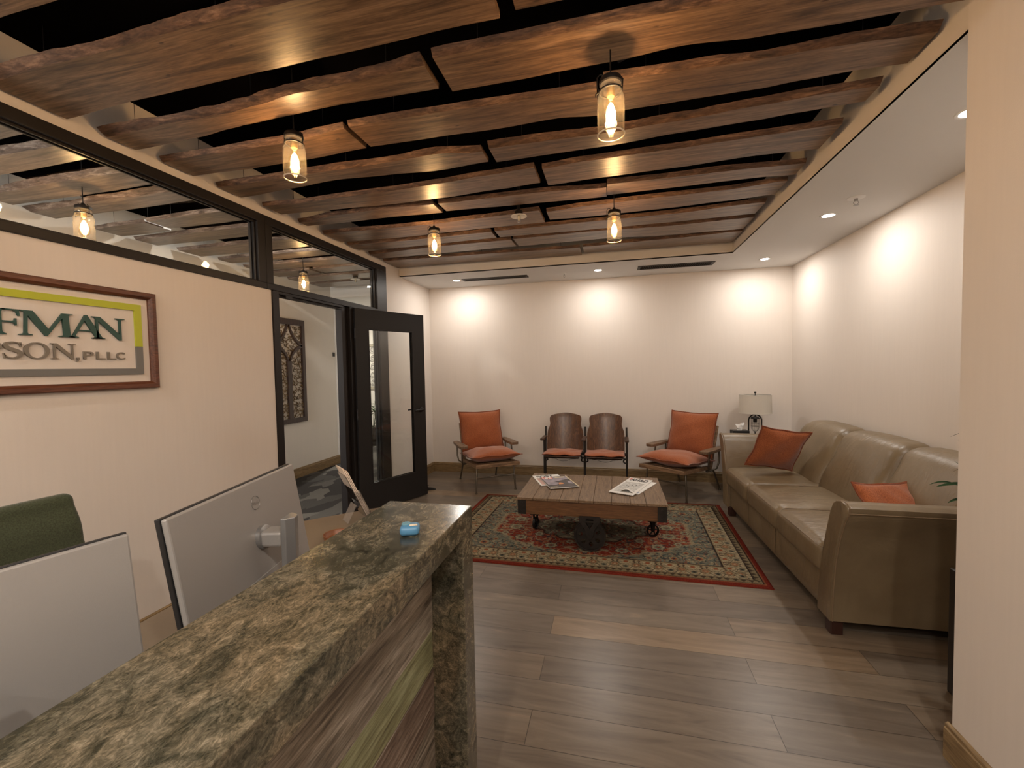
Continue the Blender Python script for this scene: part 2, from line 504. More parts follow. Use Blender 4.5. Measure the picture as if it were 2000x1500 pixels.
# ------------------------------------------------------------------ mesh helpers
class MB:
    def __init__(self):
        self.v, self.f, self.mi = [], [], []

    def add(self, vs, fs, mi=0):
        n = len(self.v)
        self.v += [tuple(x) for x in vs]
        self.f += [tuple(i + n for i in f) for f in fs]
        self.mi += [mi] * len(fs)
        return self

    def box(self, x0, x1, y0, y1, z0, z1, mi=0, T=None):
        vs = [Vector((x, y, z)) for z in (z0, z1) for y in (y0, y1) for x in (x0, x1)]
        if T is not None:
            vs = [T @ v for v in vs]
        return self.add(vs, [(0, 2, 3, 1), (4, 5, 7, 6), (0, 1, 5, 4), (2, 6, 7, 3), (0, 4, 6, 2), (1, 3, 7, 5)], mi)

    def tube(self, pts, r, n=10, mi=0, closed=False):
        pts = [Vector(p) for p in pts]
        k = len(pts)
        rs = r if isinstance(r, (list, tuple)) else [r] * k
        up = Vector((0, 0, 1))
        rings = []
        prev = None
        for i, p in enumerate(pts):
            a = pts[(i - 1) % k] if (closed or i > 0) else p
            b = pts[(i + 1) % k] if (closed or i < k - 1) else p
            d = (b - a).normalized()
            if prev is None:
                s = d.cross(up)
                if s.length < 1e-3:
                    s = d.cross(Vector((1, 0, 0)))
            else:
                s = prev - d * prev.dot(d)
                if s.length < 1e-5:
                    s = d.cross(up)
            s.normalize()
            prev = s
            t = d.cross(s).normalized()
            rings.append([p + (s * math.cos(2 * PI * j / n) + t * math.sin(2 * PI * j / n)) * rs[i] for j in range(n)])
        vs = [v for rg in rings for v in rg]
        fs = []
        for i in range(k if closed else k - 1):
            a, b = i * n, ((i + 1) % k) * n
            for j in range(n):
                j2 = (j + 1) % n
                fs.append((a + j, b + j, b + j2, a + j2))
        if not closed:
            fs.append(tuple(range(n)))
            fs.append(tuple((k - 1) * n + n - 1 - j for j in range(n)))
        return self.add(vs, fs, mi)

    def lathe(self, prof, c=(0, 0, 0), n=24, mi=0, caps=True):
        c = Vector(c)
        vs = []
        for r, z in prof:
            for j in range(n):
                vs.append(c + Vector((r * math.cos(2 * PI * j / n), r * math.sin(2 * PI * j / n), z)))
        fs = []
        for i in range(len(prof) - 1):
            for j in range(n):
                j2 = (j + 1) % n
                fs.append((i * n + j, i * n + j2, (i + 1) * n + j2, (i + 1) * n + j))
        if caps:
            fs.append(tuple(n - 1 - j for j in range(n)))
            fs.append(tuple((len(prof) - 1) * n + j for j in range(n)))
        return self.add(vs, fs, mi)

    def prism(self, poly, h0, h1, axis='Z', mi=0):
        """poly in the plane across axis: Z->(x,y), Y->(x,z), X->(y,z)"""
        def P(a, b, h):
            return {'Z': (a, b, h), 'Y': (a, h, b), 'X': (h, a, b)}[axis]
        n = len(poly)
        vs = [P(a, b, h0) for a, b in poly] + [P(a, b, h1) for a, b in poly]
        fs = [tuple(range(n - 1, -1, -1)), tuple(range(n, 2 * n))]
        for i in range(n):
            j = (i + 1) % n
            fs.append((i, j, n + j, n + i))
        return self.add(vs, fs, mi)

    def xf(self, T):
        self.v = [tuple(T @ Vector(v)) for v in self.v]
        return self

    def build(self, name, mat, parent=None, bevel=0.0, smooth=False, segs=2, loc=None):
        me = bpy.data.meshes.new(name)
        me.from_pydata(self.v, [], self.f)
        mats = mat if isinstance(mat, (list, tuple)) else [mat]
        for x in mats:
            me.materials.append(x)
        if len(mats) > 1:
            me.polygons.foreach_set('material_index', self.mi)
        bm = bmesh.new()
        bm.from_mesh(me)
        bmesh.ops.recalc_face_normals(bm, faces=bm.faces)
        if bevel:
            es = [e for e in bm.edges if len(e.link_faces) == 2 and e.calc_face_angle(0) > 0.6]
            bmesh.ops.bevel(bm, geom=es, offset=bevel, segments=segs, profile=0.5, affect='EDGES', clamp_overlap=True)
        bm.to_mesh(me)
        bm.free()
        if smooth:
            me.polygons.foreach_set('use_smooth', [True] * len(me.polygons))
            try:
                me.set_sharp_from_angle(angle=0.7 if smooth is True else smooth)
            except Exception:
                pass
        o = bpy.data.objects.new(name, me)
        COL.objects.link(o)
        if parent:
            o.parent = parent
        if loc:
            o.location = loc
        return o


def tag(o, label, cat, group=None, kind=None):
    if label:
        o['label'] = label
    if cat:
        o['category'] = cat
    if group:
        o['group'] = group
    if kind:
        o['kind'] = kind
    return o


def struct(o):
    o['kind'] = 'structure'
    return o


def thing(name, label, cat, loc=(0, 0, 0), rz=0.0, group=None):
    o = bpy.data.objects.new(name, None)
    COL.objects.link(o)
    o.empty_display_size = 0.1
    o.location = loc
    o.rotation_euler = (0, 0, rz)
    return tag(o, label, cat, group)


def copy_tree(o, parent=None):
    c = o.copy()
    COL.objects.link(c)
    c.parent = parent
    if parent:
        c.matrix_parent_inverse = o.matrix_parent_inverse
    for ch in list(o.children):
        copy_tree(ch, c)
    return c


def box_obj(name, b, mat, parent=None, bevel=0.0, **k):
    return MB().box(*b).build(name, mat, parent, bevel, **k)


def rbox(sx, sy, sz, r, n=10, puff=(0, 0, 0), fn=None):
    """rounded, puffed box centred at the origin -> MB"""
    mb = MB()
    idx = {}
    vs, fs = [], []

    def V(p):
        k = tuple(round(x, 5) for x in p)
        if k in idx:
            return idx[k]
        h = Vector((sx / 2, sy / 2, sz / 2))
        q = Vector((p[0] * h.x, p[1] * h.y, p[2] * h.z))
        inn = Vector([max(-h[i] + r, min(h[i] - r, q[i])) for i in range(3)])
        d = q - inn
        if d.length > 1e-9:
            q = inn + d.normalized() * r
        a = [1 - p[i] ** 2 for i in range(3)]
        q.x += puff[0] * p[0] * a[1] * a[2]
        q.y += puff[1] * p[1] * a[0] * a[2]
        q.z += puff[2] * p[2] * a[0] * a[1]
        if fn:
            q = fn(q, p)
        idx[k] = len(vs)
        vs.append(q)
        return idx[k]

    # denser near the rims
    t = [math.sin(PI / 2 * (2 * i / n - 1)) for i in range(n + 1)]
    t[0], t[-1] = -1.0, 1.0
    for ax in range(3):
        a1, a2 = (ax + 1) % 3, (ax + 2) % 3
        for s in (-1.0, 1.0):
            for i in range(n):
                for j in range(n):
                    c = []
                    for (u, v) in ((t[i], t[j]), (t[i + 1], t[j]), (t[i + 1], t[j + 1]), (t[i], t[j + 1])):
                        p = [0, 0, 0]
                        p[ax], p[a1], p[a2] = s, u, v
                        c.append(V(p))
                    fs.append(tuple(c) if s > 0 else tuple(reversed(c)))
    mb.add(vs, fs)
    return mb


def pillow(w_, h_, t_, seed=0, n=18, ear=0.05, fl=0.010):
    """knife-edge cushion in the XY plane -> (body MB, piping MB)"""
    rnd = random.Random(seed)
    ph = [rnd.uniform(0, 6.28) for _ in range(6)]
    body = MB()
    vs = []

    def P(u, v, s):
        x = u * w_ / 2 * (1 - ear * (1 - v * v))
        y = v * h_ / 2 * (1 - ear * (1 - u * u))
        e = max(0.0, (1 - abs(u) ** 2.6) * (1 - abs(v) ** 2.6)) ** 0.55
        z = s * t_ / 2 * e
        z += 0.006 * e * math.sin(5 * u + 3 * v + ph[0]) + 0.004 * e * math.sin(9 * v - 4 * u + ph[1])
        rim = (abs(u) > 0.9 or abs(v) > 0.9)
        z += (0.006 * math.sin(7 * u + ph[2]) + 0.006 * math.sin(6 * v + ph[3])) * (max(abs(u), abs(v)) ** 4)
        return (x, y, z)
    t = [math.sin(PI / 2 * (2 * i / n - 1)) for i in range(n + 1)]
    for s in (1, -1):
        vv = [P(u, v, s) for v in t for u in t]
        ff = []
        for i in range(n):
            for j in range(n):
                q = (i * (n + 1) + j, i * (n + 1) + j + 1, (i + 1) * (n + 1) + j + 1, (i + 1) * (n + 1) + j)
                ff.append(q if s > 0 else tuple(reversed(q)))
        body.add(vv, ff)
    # weld the rim through merge in build
    ring = []
    for i in range(n):
        ring.append(P(t[i], -1, 1))
    for i in range(n):
        ring.append(P(1, t[i], 1))
    for i in range(n):
        ring.append(P(t[n - i], 1, 1))
    for i in range(n):
        ring.append(P(-1, t[n - i], 1))
    ring2 = [(x * (1 + fl / w_ * 2), y * (1 + fl / h_ * 2), z) for x, y, z in ring]
    pipe = MB()
    k = len(ring)
    # a flat sewn flange
    th = 0.0035
    vs = [(x, y, z + th) for x, y, z in ring] + [(x, y, z + th) for x, y, z in ring2] + [(x, y, z - th) for x, y, z in ring2] + [(x, y, z - th) for x, y, z in ring]
    fs = []
    for i in range(k):
        j = (i + 1) % k
        for a in range(4):
            b_ = (a + 1) % 4
            fs.append((a * k + i, a * k + j, b_ * k + j, b_ * k + i))
    pipe.add(vs, fs)
    return body, pipe


def pillow_obj(name, w_, h_, t_, T, mat, pmat, parent, seed=0, ear=0.05, fl=0.012):
    b, p_ = pillow(w_, h_, t_, seed, ear=ear, fl=fl)
    o = b.xf(T).build(name, mat, parent, smooth=2.5)
    p_.xf(T).build('piping', pmat, o, smooth=True)
    return o


def curve_mesh(splines, extrude=0.0, bevel=0.0):
    """closed 2D polylines (holes by even-odd) -> mesh in the XY plane"""
    cu = bpy.data.curves.new('tmp', 'CURVE')
    cu.dimensions = '2D'
    cu.fill_mode = 'BOTH'
    cu.extrude = extrude
    for pts in splines:
        s = cu.splines.new('POLY')
        s.points.add(len(pts) - 1)
        for q, (x, y) in zip(s.points, pts):
            q.co = (x, y, 0, 1)
        s.use_cyclic_u = True
    return _to_mesh(cu)


def text_mesh(body, size=1.0, extrude=0.0, offset=0.0, shear=0.0, sx=1.0):
    cu = bpy.data.curves.new('tmp', 'FONT')
    cu.body = body
    cu.size = size
    cu.extrude = extrude
    cu.offset = offset
    cu.shear = shear
    return _to_mesh(cu)


def _to_mesh(cu):
    ob = bpy.data.objects.new('tmp', cu)
    COL.objects.link(ob)
    dg = bpy.context.evaluated_depsgraph_get()
    dg.update()
    me = bpy.data.meshes.new_from_object(ob.evaluated_get(dg))
    bpy.data.objects.remove(ob, do_unlink=True)
    bpy.data.curves.remove(cu)
    return me


def fit_mesh(me, box, T):
    """scale the mesh's XY bounds into box (x0,x1,y0,y1), then transform by T"""
    n = len(me.vertices)
    a = np.empty(n * 3)
    me.vertices.foreach_get('co', a)
    a = a.reshape(-1, 3)
    lo, hi = a.min(0), a.max(0)
    x0, x1, y0, y1 = box
    a[:, 0] = x0 + (a[:, 0] - lo[0]) / max(1e-9, hi[0] - lo[0]) * (x1 - x0)
    a[:, 1] = y0 + (a[:, 1] - lo[1]) / max(1e-9, hi[1] - lo[1]) * (y1 - y0)
    me.vertices.foreach_set('co', a.ravel())
    me.transform(T)
    me.update()
    return me


def mesh_obj(name, me, mat, parent=None):
    me.name = name
    me.materials.clear()
    me.materials.append(mat)
    o = bpy.data.objects.new(name, me)
    COL.objects.link(o)
    if parent:
        o.parent = parent
    return o


def Rz(a):
    return Matrix.Rotation(a, 4, 'Z')


def Rx(a):
    return Matrix.Rotation(a, 4, 'X')


def Ry(a):
    return Matrix.Rotation(a, 4, 'Y')


def Tr(x, y, z):
    return Matrix.Translation((x, y, z))

# ================================================================== SETTING
XL, XR, YB = -2.514, 2.045, 5.675
XS, YN, YS = 1.192, 1.838, 4.821
ZS, ZP, ZC = 2.582, 2.672, 2.93
XH = -4.23
YREAR = -2.6

struct(box_obj('floor', (XL - 0.06, XR + 0.1, YREAR, YB + 0.1, -0.1, 0.0), M['floor']))
struct(box_obj('floor', (-6.6, XL - 0.06, YREAR, 9.2, -0.1, 0.0), M['carpet']))
struct(box_obj('ceiling', (-6.6, XR + 0.1, YREAR, 9.2, ZC, ZC + 0.1), M['blackceil']))
struct(box_obj('wall_back', (XL - 0.12, XR + 0.1, YB, YB + 0.12, 0, ZC), M['wall']))
struct(box_obj('wall_right', (XR, XR + 0.12, YN, YB, 0, ZC), M['wall']))
struct(box_obj('wall_right', (XS, XR + 0.12, YREAR, YN, 0, ZC), M['wall']))
struct(box_obj('wall_front', (-6.6, XR + 0.12, YREAR - 0.12, YREAR, 0, ZC), M['wall']))
# left wall: behind the desk, above the glass band, and beyond the glazed partition
struct(MB().box(XL - 0.12, XL, YREAR, 2.775, 0, 2.085)
       .box(XL - 0.12, XL, YREAR, 4.475, 2.627, ZC)
       .box(XL - 0.12, XL, 4.475, YB, 0, ZC)
       .box(XL - 0.12, XL, YREAR, 0.1, 2.085, 2.627).build('wall_left', M['wall']))
# lowered ceiling along the back and right, painted grey white below and cream on its inner face
sof = MB().prism([(XL, YS), (XS, YS), (XS, YN), (XR, YN), (XR, YB), (XL, YB)], ZS, ZS + 0.012)
struct(sof.build('ceiling', M['soffit']))
struct(MB().box(XL, XS + 0.012, YS, YS + 0.012, ZS + 0.0005, ZC).box(XS, XS + 0.012, YN, YS, ZS + 0.0005, ZC).build('trim_1', M['fascia']))


def baseboard(name, x0, x1, y0, y1, axis, side):
    """oak board with a thin cap, 134 mm high"""
    mb = MB()
    if axis == 'X':
        yy = y0
        mb.prism([(yy, 0), (yy + side * 0.016, 0), (yy + side * 0.016, 0.112), (yy + side * 0.012, 0.116), (yy + side * 0.012, 0.128), (yy + side * 0.004, 0.134), (yy, 0.134)], x0, x1, 'X')
        return struct(mb.build(name, M['baseboardx']))
    xx = x0
    mb.prism([(xx, 0), (xx + side * 0.016, 0), (xx + side * 0.016, 0.112), (xx + side * 0.012, 0.116), (xx + side * 0.012, 0.128), (xx + side * 0.004, 0.134), (xx, 0.134)], y0, y1, 'Y')
    return struct(mb.build(name, M['baseboard']))


baseboard('baseboard_back', XL, XR, YB, 0, 'X', -1)
baseboard('baseboard_right', XR, 0, YN, YB, 'Y', -1)
baseboard('baseboard_right', XS, 0, YREAR, YN + 0.016, 'Y', -1)
baseboard('baseboard_left', XL, 0, YREAR, 2.775, 'Y', 1)
baseboard('baseboard_left', XL, 0, 4.475, YB, 'Y', 1)

# hall beyond the glass
struct(box_obj('wall_hall', (XH - 0.12, XH, YREAR, 5.95, 0, ZC), M['hallwall']))
struct(box_obj('wall_hall', (-6.0, XH - 0.12, 5.83, 5.95, 0, ZC), M['hallwall']))
struct(box_obj('wall_hall', (-6.0, XL, 8.6, 8.72, 0, ZC), M['hallwall']))
struct(box_obj('wall_hall', (XL - 0.12, XL, YB + 0.12, 8.6, 0, ZC), M['hallwall']))
struct(box_obj('wall_hall', (-6.12, -6.0, 5.83, 8.72, 0, ZC), M['hallwall']))
struct(box_obj('wall_hall', (XH, XL - 0.12, 5.86, 5.92, 2.58, ZC), M['hallwall']))
struct(box_obj('ceiling', (-6.0, XL - 0.12, 5.92, 8.6, 2.58, 2.62), M['soffit']))
baseboard('baseboard_hall', XH, 0, YREAR, 5.95, 'Y', 1)
baseboard('baseboard_hall', -6.0, XL, 8.6, 0, 'X', -1)
struct(box_obj('trim_2', (XH - 0.12, XH + 0.004, 5.925, 5.953, 0, 2.58), M['white']))
struct(box_obj('trim_3', (XL - 0.09, XL - 0.03, 2.84, 3.648, 0.0, 0.012), M['frame'], bevel=0.003))

# ---------------------------------------------------------------- glazed partition
FX0, FX1 = XL - 0.075, XL + 0.012     # frame depth


def window(name, y0, y1, z0, z1, fr, mull=None):
    """fr = widths (bottom, top, near end, far end)"""
    b, t, n_, f_ = fr
    g = MB()
    g.box(FX0, FX1, y0, y1, z0, z0 + b)
    g.box(FX0, FX1, y0, y1, z1 - t, z1)
    g.box(FX0, FX1, y0, y0 + n_, z0 + b, z1 - t)
    g.box(FX0, FX1, y1 - f_, y1, z0 + b, z1 - t)
    # inner glazing bead
    for s in (FX0 + 0.02, FX1 - 0.034):
        g.box(s, s + 0.012, y0 + n_, y1 - f_, z0 + b, z0 + b + 0.012)
        g.box(s, s + 0.012, y0 + n_, y1 - f_, z1 - t - 0.012, z1 - t)
        g.box(s, s + 0.012, y0 + n_, y0 + n_ + 0.012, z0 + b + 0.012, z1 - t - 0.012)
        g.box(s, s + 0.012, y1 - f_ - 0.012, y1 - f_, z0 + b + 0.012, z1 - t - 0.012)
    o = thing(name, None, None, (0, 0, 0))
    o['kind'] = 'structure'
    g.build('window_frame', M['frame'], o, bevel=0.002)
    xm = (FX0 + FX1) / 2
    box_obj('pane', (xm - 0.003, xm + 0.003, y0 + n_ - 0.004, y1 - f_ + 0.004, z0 + b - 0.004, z1 - t + 0.004), M['pane'], o)
    return o


window('window_1', 0.1, 2.726, 2.085, 2.627, (0.043, 0.061, 0.05, 0.066))
window('window_2', 2.728, 4.475, 2.085, 2.627, (0.043, 0.061, 0.066, 0.20))
window('window_3', 3.81, 4.475, 0.0, 2.083, (0.10, 0.04, 0.03, 0.175))
# door frame: slim post at the wall end, deep black jamb on the hinge side
struct(MB().box(FX0 - 0.01, FX1, 2.778, 2.84, 0, 2.083)
       .box(FX0, FX1 - 0.02, 3.648, 3.70, 0, 2.083)
       .box(FX0, FX1 - 0.04, 3.70, 3.755, 0, 2.083)
       .box(FX0, FX1, 3.755, 3.808, 0, 2.083)
       .box(FX0 - 0.01, FX1, 2.84, 3.648, 2.062, 2.083)
       .box(FX0 + 0.02, FX1 - 0.02, 2.84, 2.855, 0, 2.062)
       .box(FX0 + 0.02, FX1 - 0.02, 2.84, 3.648, 2.047, 2.062)
       .box(FX1 - 0.005, FX1 + 0.012, 2.90, 2.97, 2.035, 2.062).build('trim_4', M['frame'], bevel=0.002))

# the open door leaf
HX, HY = XL + 0.02, 3.80
ang = math.atan2(0.9165, 0.4001)
door = thing('door_1', None, None, (HX, HY, 0.0), ang)
door['kind'] = 'structure'
DW, DH, DT = 0.885, 2.078, 0.045
d = MB()
y0, y1 = -DT / 2, DT / 2
d.box(0, 0.148, y0, y1, 0.008, DH)
d.box(0.722, DW, y0, y1, 0.008, DH)
d.box(0.148, 0.722, y0, y1, 0.008, 0.29)
d.box(0.148, 0.722, y0, y1, 1.882, DH)
d.build('door_panel', M['door'], door)
g = MB()
for s in (y0 - 0.004, y1 - 0.012):
    g.box(0.146, 0.156, s, s + 0.016, 0.288, 1.884)
    g.box(0.712, 0.724, s, s + 0.016, 0.288, 1.884)
    g.box(0.156, 0.712, s, s + 0.016, 0.288, 0.30)
    g.box(0.156, 0.712, s, s + 0.016, 1.872, 1.884)
g.build('glazing_bead', M['frame'], door, bevel=0.002)
box_obj('door_glass', (0.15, 0.717, -0.003, 0.003, 0.295, 1.878), M['pane'], door)
for s in (-1, 1):
    h = MB()
    T = Tr(0.815, s * DT / 2, 1.0)
    h.lathe([(0.030, 0), (0.030, 0.008), (0.024, 0.012), (0.011, 0.014), (0.011, 0.045), (0.0, 0.046)], n=24)
    h.xf(T @ Rx(-s * PI / 2))
    h.tube([T @ Vector((0, s * 0.042, 0)), T @ Vector((-0.03, s * 0.045, 0)), T @ Vector((-0.115, s * 0.042, 0))], [0.010, 0.009, 0.007], 12)
    h.build('door_handle', M['frame'], door, smooth=True)
box_obj('latch_plate', (DW - 0.001, DW + 0.002, -0.012, 0.012, 0.93, 1.07), M['silverdark'], door)
hg = MB()
for z in (0.22, 1.02, 1.83):
    hg.lathe([(0.008, z - 0.05), (0.008, z + 0.05)], (-0.006, y0 - 0.004, 0), 12)
hg.build('hinge', M['frame'], door, smooth=True)
box_obj('door_closer_clip', (0.80, 0.86, y1, y1 + 0.010, DH - 0.03, DH - 0.018), M['frame'], door)

# door stop on the floor beyond the leaf
ds = thing('door_stop', 'small black wedge door stop on the floor by the open door', 'door stop', (-2.155, 4.78, 0.0), 0.6)
MB().prism([(-0.045, 0), (0.05, 0), (0.05, 0.012), (-0.01, 0.03), (-0.045, 0.034)], -0.018, 0.018, 'Y').build('wedge', M['blackplastic'], ds, bevel=0.003)
MB().tube([(-0.035, 0, 0.03), (-0.05, 0, 0.055), (-0.03, 0, 0.062)], 0.006, 8).build('hook', M['blackplastic'], ds, smooth=True)

# ================================================================== CEILING BOARDS
ORD = {1: 'first', 2: 'second', 3: 'third', 4: 'fourth', 5: 'fifth', 6: 'sixth', 7: 'seventh', 8: 'eighth', 9: 'ninth', 10: 'tenth', 11: 'eleventh', 12: 'twelfth'}


def interp(pl, x):
    if x <= pl[0][0]:
        return pl[0][1]
    for (xa, ya), (xb, yb) in zip(pl, pl[1:]):
        if x <= xb:
            t = (x - xa) / (xb - xa)
            t = t * t * (3 - 2 * t)
            return ya + (yb - ya) * t
    return pl[-1][1]


def live_board(near, far, x0, x1, bev, seed, face, bark, label, group, skew=(0, 0)):
    n = max(12, int((x1 - x0) / 0.035))
    xc, yc = (x0 + x1) / 2, (near[0][1] + far[0][1]) / 2
    mb = MB()
    vs = []
    th = 0.026
    for i in range(n + 1):
        t = i / n
        x = x0 + (x1 - x0) * t
        nz = noise.noise(Vector((x * 2.3, seed * 9.7, 0)))
        nf = noise.noise(Vector((x * 11.0, seed * 5.1, 2.0)))
        nf2 = noise.noise(Vector((x * 27.0, seed * 3.3, 4.0)))
        yn = interp(near, x) + 0.006 * nf + 0.003 * nf2
        yf = interp(far, x) + 0.004 * noise.noise(Vector((x * 4.0, seed * 2.1, 7.0)))
        b = bev * (1 + 0.7 * nz + 0.5 * nf)
        # squared-off ends, very slightly skewed
        sk0 = skew[0] * (1 - t) + skew[1] * t
        def X(y):
            return x - xc + sk0 * (y - yn) * (1 if t in (0.0, 1.0) else 0)
        vs += [(X(yf), yf - yc, 0), (X(yf), yf - yc + 0.004, th),
               (X(yn), yn - b - yc - 0.004 * nf2, th), (X(yn), yn - b * 0.55 - yc + 0.004 * nf2, th * 0.45), (X(yn), yn - yc, 0)]
    fs, mi = [], []
    k = 5
    for i in range(n):
        for a in range(k):
            b_ = (a + 1) % k
            fs.append((i * k + a, (i + 1) * k + a, (i + 1) * k + b_, i * k + b_))
            mi.append(1 if a in (2, 3) else 0)
    mb.v, mb.f = vs, fs + [tuple(range(k)), tuple(n * k + k - 1 - a for a in range(k))]
    mb.mi = mi + [0, 0]
    root = thing('ceiling_board', label, 'ceiling board', (xc, yc, ZP), 0, group)
    mb.build('board', [face, bark], root)
    # thin hanging cables
    rnd = random.Random(seed)
    m2 = MB()
    L_ = x1 - x0
    for fx in ((0.16, 0.84) if L_ < 1.6 else (0.1, 0.5, 0.9)):
        x = -L_ / 2 + L_ * fx + rnd.uniform(-0.04, 0.04)
        ym = (interp(near, x + xc) + interp(far, x + xc)) / 2 - yc
        m2.tube([(x, ym - 0.04, th - 0.004), (x, ym - 0.04, ZC - ZP)], 0.0013, 6)
    m2.build('hanging_cable', M['iron'], root)
    return root


BOARDS = [
 (10, 'L', [(-2.49, 1.278), (-2.09, 1.261), (-1.83, 1.264), (-1.46, 1.253), (-0.36, 1.24)], [(-2.49, 1.54), (-2.03, 1.514), (-1.75, 1.51), (-1.34, 1.502), (-1.07, 1.497), (-0.84, 1.493), (-0.57, 1.485), (-0.37, 1.485)], -2.49, -0.37, 0.028),
 (10, 'R', [(-0.3, 1.25), (1.15, 1.23)], [(-0.3, 1.468), (1.16, 1.46)], -0.31, 1.16, 0.02),
 (9, 'L', [(-2.4, 1.7), (-2.09, 1.693), (-1.74, 1.696), (-1.62, 1.683), (-1.32, 1.655), (-0.99, 1.652), (-0.72, 1.633)], [(-2.49, 1.841), (-2.05, 1.826), (-1.81, 1.801), (-1.73, 1.792), (-1.53, 1.786), (-1.2, 1.772), (-0.94, 1.778), (-0.72, 1.782)], -2.49, -0.72, 0.036),
 (9, 'R', [(-0.67, 1.603), (-0.36, 1.608), (-0.14, 1.608), (0.05, 1.604), (0.27, 1.61), (0.41, 1.613), (1.15, 1.60)], [(-0.67, 1.815), (-0.4, 1.817), (-0.21, 1.808), (0.0, 1.803), (0.25, 1.785), (0.53, 1.809), (0.77, 1.815), (0.97, 1.812), (1.15, 1.806)], -0.67, 1.16, 0.02),
 (8, 'L', [(-2.49, 1.981), (-2.27, 1.974), (-2.05, 1.981), (-1.71, 1.985), (-1.29, 1.948)], [(-2.49, 2.164), (-2.02, 2.178), (-1.7, 2.17), (-1.3, 2.144)], -2.49, -1.295, 0.02),
 (8, 'M', [(-1.26, 1.94), (-0.99, 1.938), (-0.69, 1.946), (-0.44, 1.954), (-0.06, 1.959)], [(-1.26, 2.14), (-0.91, 2.142), (-0.55, 2.149), (-0.25, 2.138), (-0.06, 2.162)], -1.265, -0.06, 0.012),
 (8, 'R', [(-0.03, 1.92), (0.37, 1.936), (0.57, 1.943), (0.78, 1.937), (1.18, 1.954)], [(-0.03, 2.157), (0.12, 2.153), (0.41, 2.147), (0.63, 2.145), (0.8, 2.129), (1.04, 2.117), (1.18, 2.121)], -0.03, 1.175, 0.025),
 (7, 'L', [(-2.49, 2.337), (-2.13, 2.337), (-1.73, 2.328), (-1.46, 2.328), (-1.24, 2.322), (-0.99, 2.305), (-0.71, 2.347)], [(-2.43, 2.513), (-2.05, 2.48), (-1.68, 2.447), (-1.33, 2.472), (-1.03, 2.497), (-0.7, 2.473)], -2.49, -0.70, 0.022),
 (7, 'R', [(-0.655, 2.326), (-0.34, 2.328), (-0.07, 2.336), (0.32, 2.315), (0.67, 2.283), (0.91, 2.264), (1.15, 2.259)], [(-0.66, 2.491), (-0.33, 2.48), (-0.04, 2.473), (0.34, 2.436), (0.71, 2.411), (0.88, 2.394), (1.04, 2.383), (1.16, 2.373)], -0.655, 1.15, 0.026),
 (6, 'L', [(-2.47, 2.687), (-2.16, 2.708), (-1.86, 2.696), (-1.45, 2.694), (-1.06, 2.671), (-0.78, 2.641), (-0.45, 2.617)], [(-2.44, 2.862), (-2.05, 2.886), (-1.57, 2.908), (-1.15, 2.899), (-0.75, 2.867), (-0.46, 2.841)], -2.47, -0.455, 0.014),
 (6, 'R', [(-0.41, 2.648), (-0.16, 2.617), (0.32, 2.606), (0.75, 2.585), (1.13, 2.563)], [(-0.41, 2.895), (-0.05, 2.869), (0.35, 2.854), (0.82, 2.817), (1.15, 2.823)], -0.41, 1.145, 0.014),
 (5, 'L', [(-2.45, 3.053), (-2.06, 2.99), (-1.6, 2.971), (-1.27, 2.994)], [(-2.47, 3.147), (-2.19, 3.157), (-1.7, 3.148), (-1.28, 3.167)], -2.47, -1.275, 0.016),
 (5, 'M', [(-1.23, 2.995), (-0.98, 2.995), (-0.5, 2.992), (-0.03, 3.036)], [(-1.23, 3.147), (-0.63, 3.178), (-0.03, 3.199)], -1.235, -0.035, 0.016),
 (5, 'R', [(-0.03, 2.986), (0.37, 2.992), (0.71, 2.989), (1.14, 3.004)], [(-0.03, 3.172), (0.39, 3.164), (0.92, 3.147), (1.15, 3.17)], -0.03, 1.15, 0.022),
 (4, 'L', [(-2.48, 3.37), (-1.47, 3.395), (-1.0, 3.367), (-0.55, 3.333)], [(-2.46, 3.632), (-1.85, 3.652), (-1.08, 3.624), (-0.54, 3.618)], -2.48, -0.545, 0.016),
 (4, 'R', [(-0.5, 3.385), (-0.21, 3.343), (0.41, 3.316), (0.78, 3.311), (1.13, 3.255)], [(-0.49, 3.566), (-0.22, 3.582), (0.44, 3.562), (0.83, 3.528), (1.14, 3.491)], -0.495, 1.14, 0.014),
 (3, 'L', [(-2.48, 3.728), (-1.9, 3.753), (-1.05, 3.734)], [(-2.48, 3.915), (-2.0, 3.955), (-1.04, 3.912)], -2.48, -1.045, 0.02),
 (3, 'R', [(-1.03, 3.724), (-0.23, 3.708), (0.45, 3.706), (1.11, 3.638)], [(-1.03, 3.909), (-0.07, 3.924), (0.48, 3.918), (1.13, 3.892)], -1.01, 1.13, 0.02),
 (2, 'L', [(-2.47, 4.09), (-1.61, 4.02), (-0.92, 4.016)], [(-2.44, 4.282), (-1.71, 4.268), (-0.93, 4.246)], -2.47, -0.93, 0.022),
 (2, 'R', [(-0.9, 4.003), (-0.25, 3.975), (0.49, 4.018), (1.14, 3.983)], [(-0.91, 4.25), (-0.07, 4.238), (0.53, 4.30), (1.15, 4.30)], -0.905, 1.15, 0.024),
 (1, 'L', [(-2.46, 4.389), (-1.47, 4.428), (-0.3, 4.479)], [(-2.48, 4.718), (-1.57, 4.726), (-0.34, 4.785)], -2.48, -0.32, 0.016),
 (1, 'R', [(-0.29, 4.464), (0.54, 4.423), (1.16, 4.369)], [(-0.3, 4.707), (0.58, 4.74), (1.16, 4.73)], -0.29, 1.165, 0.016),
]
SIDE = {'L': 'left', 'M': 'middle', 'R': 'right'}
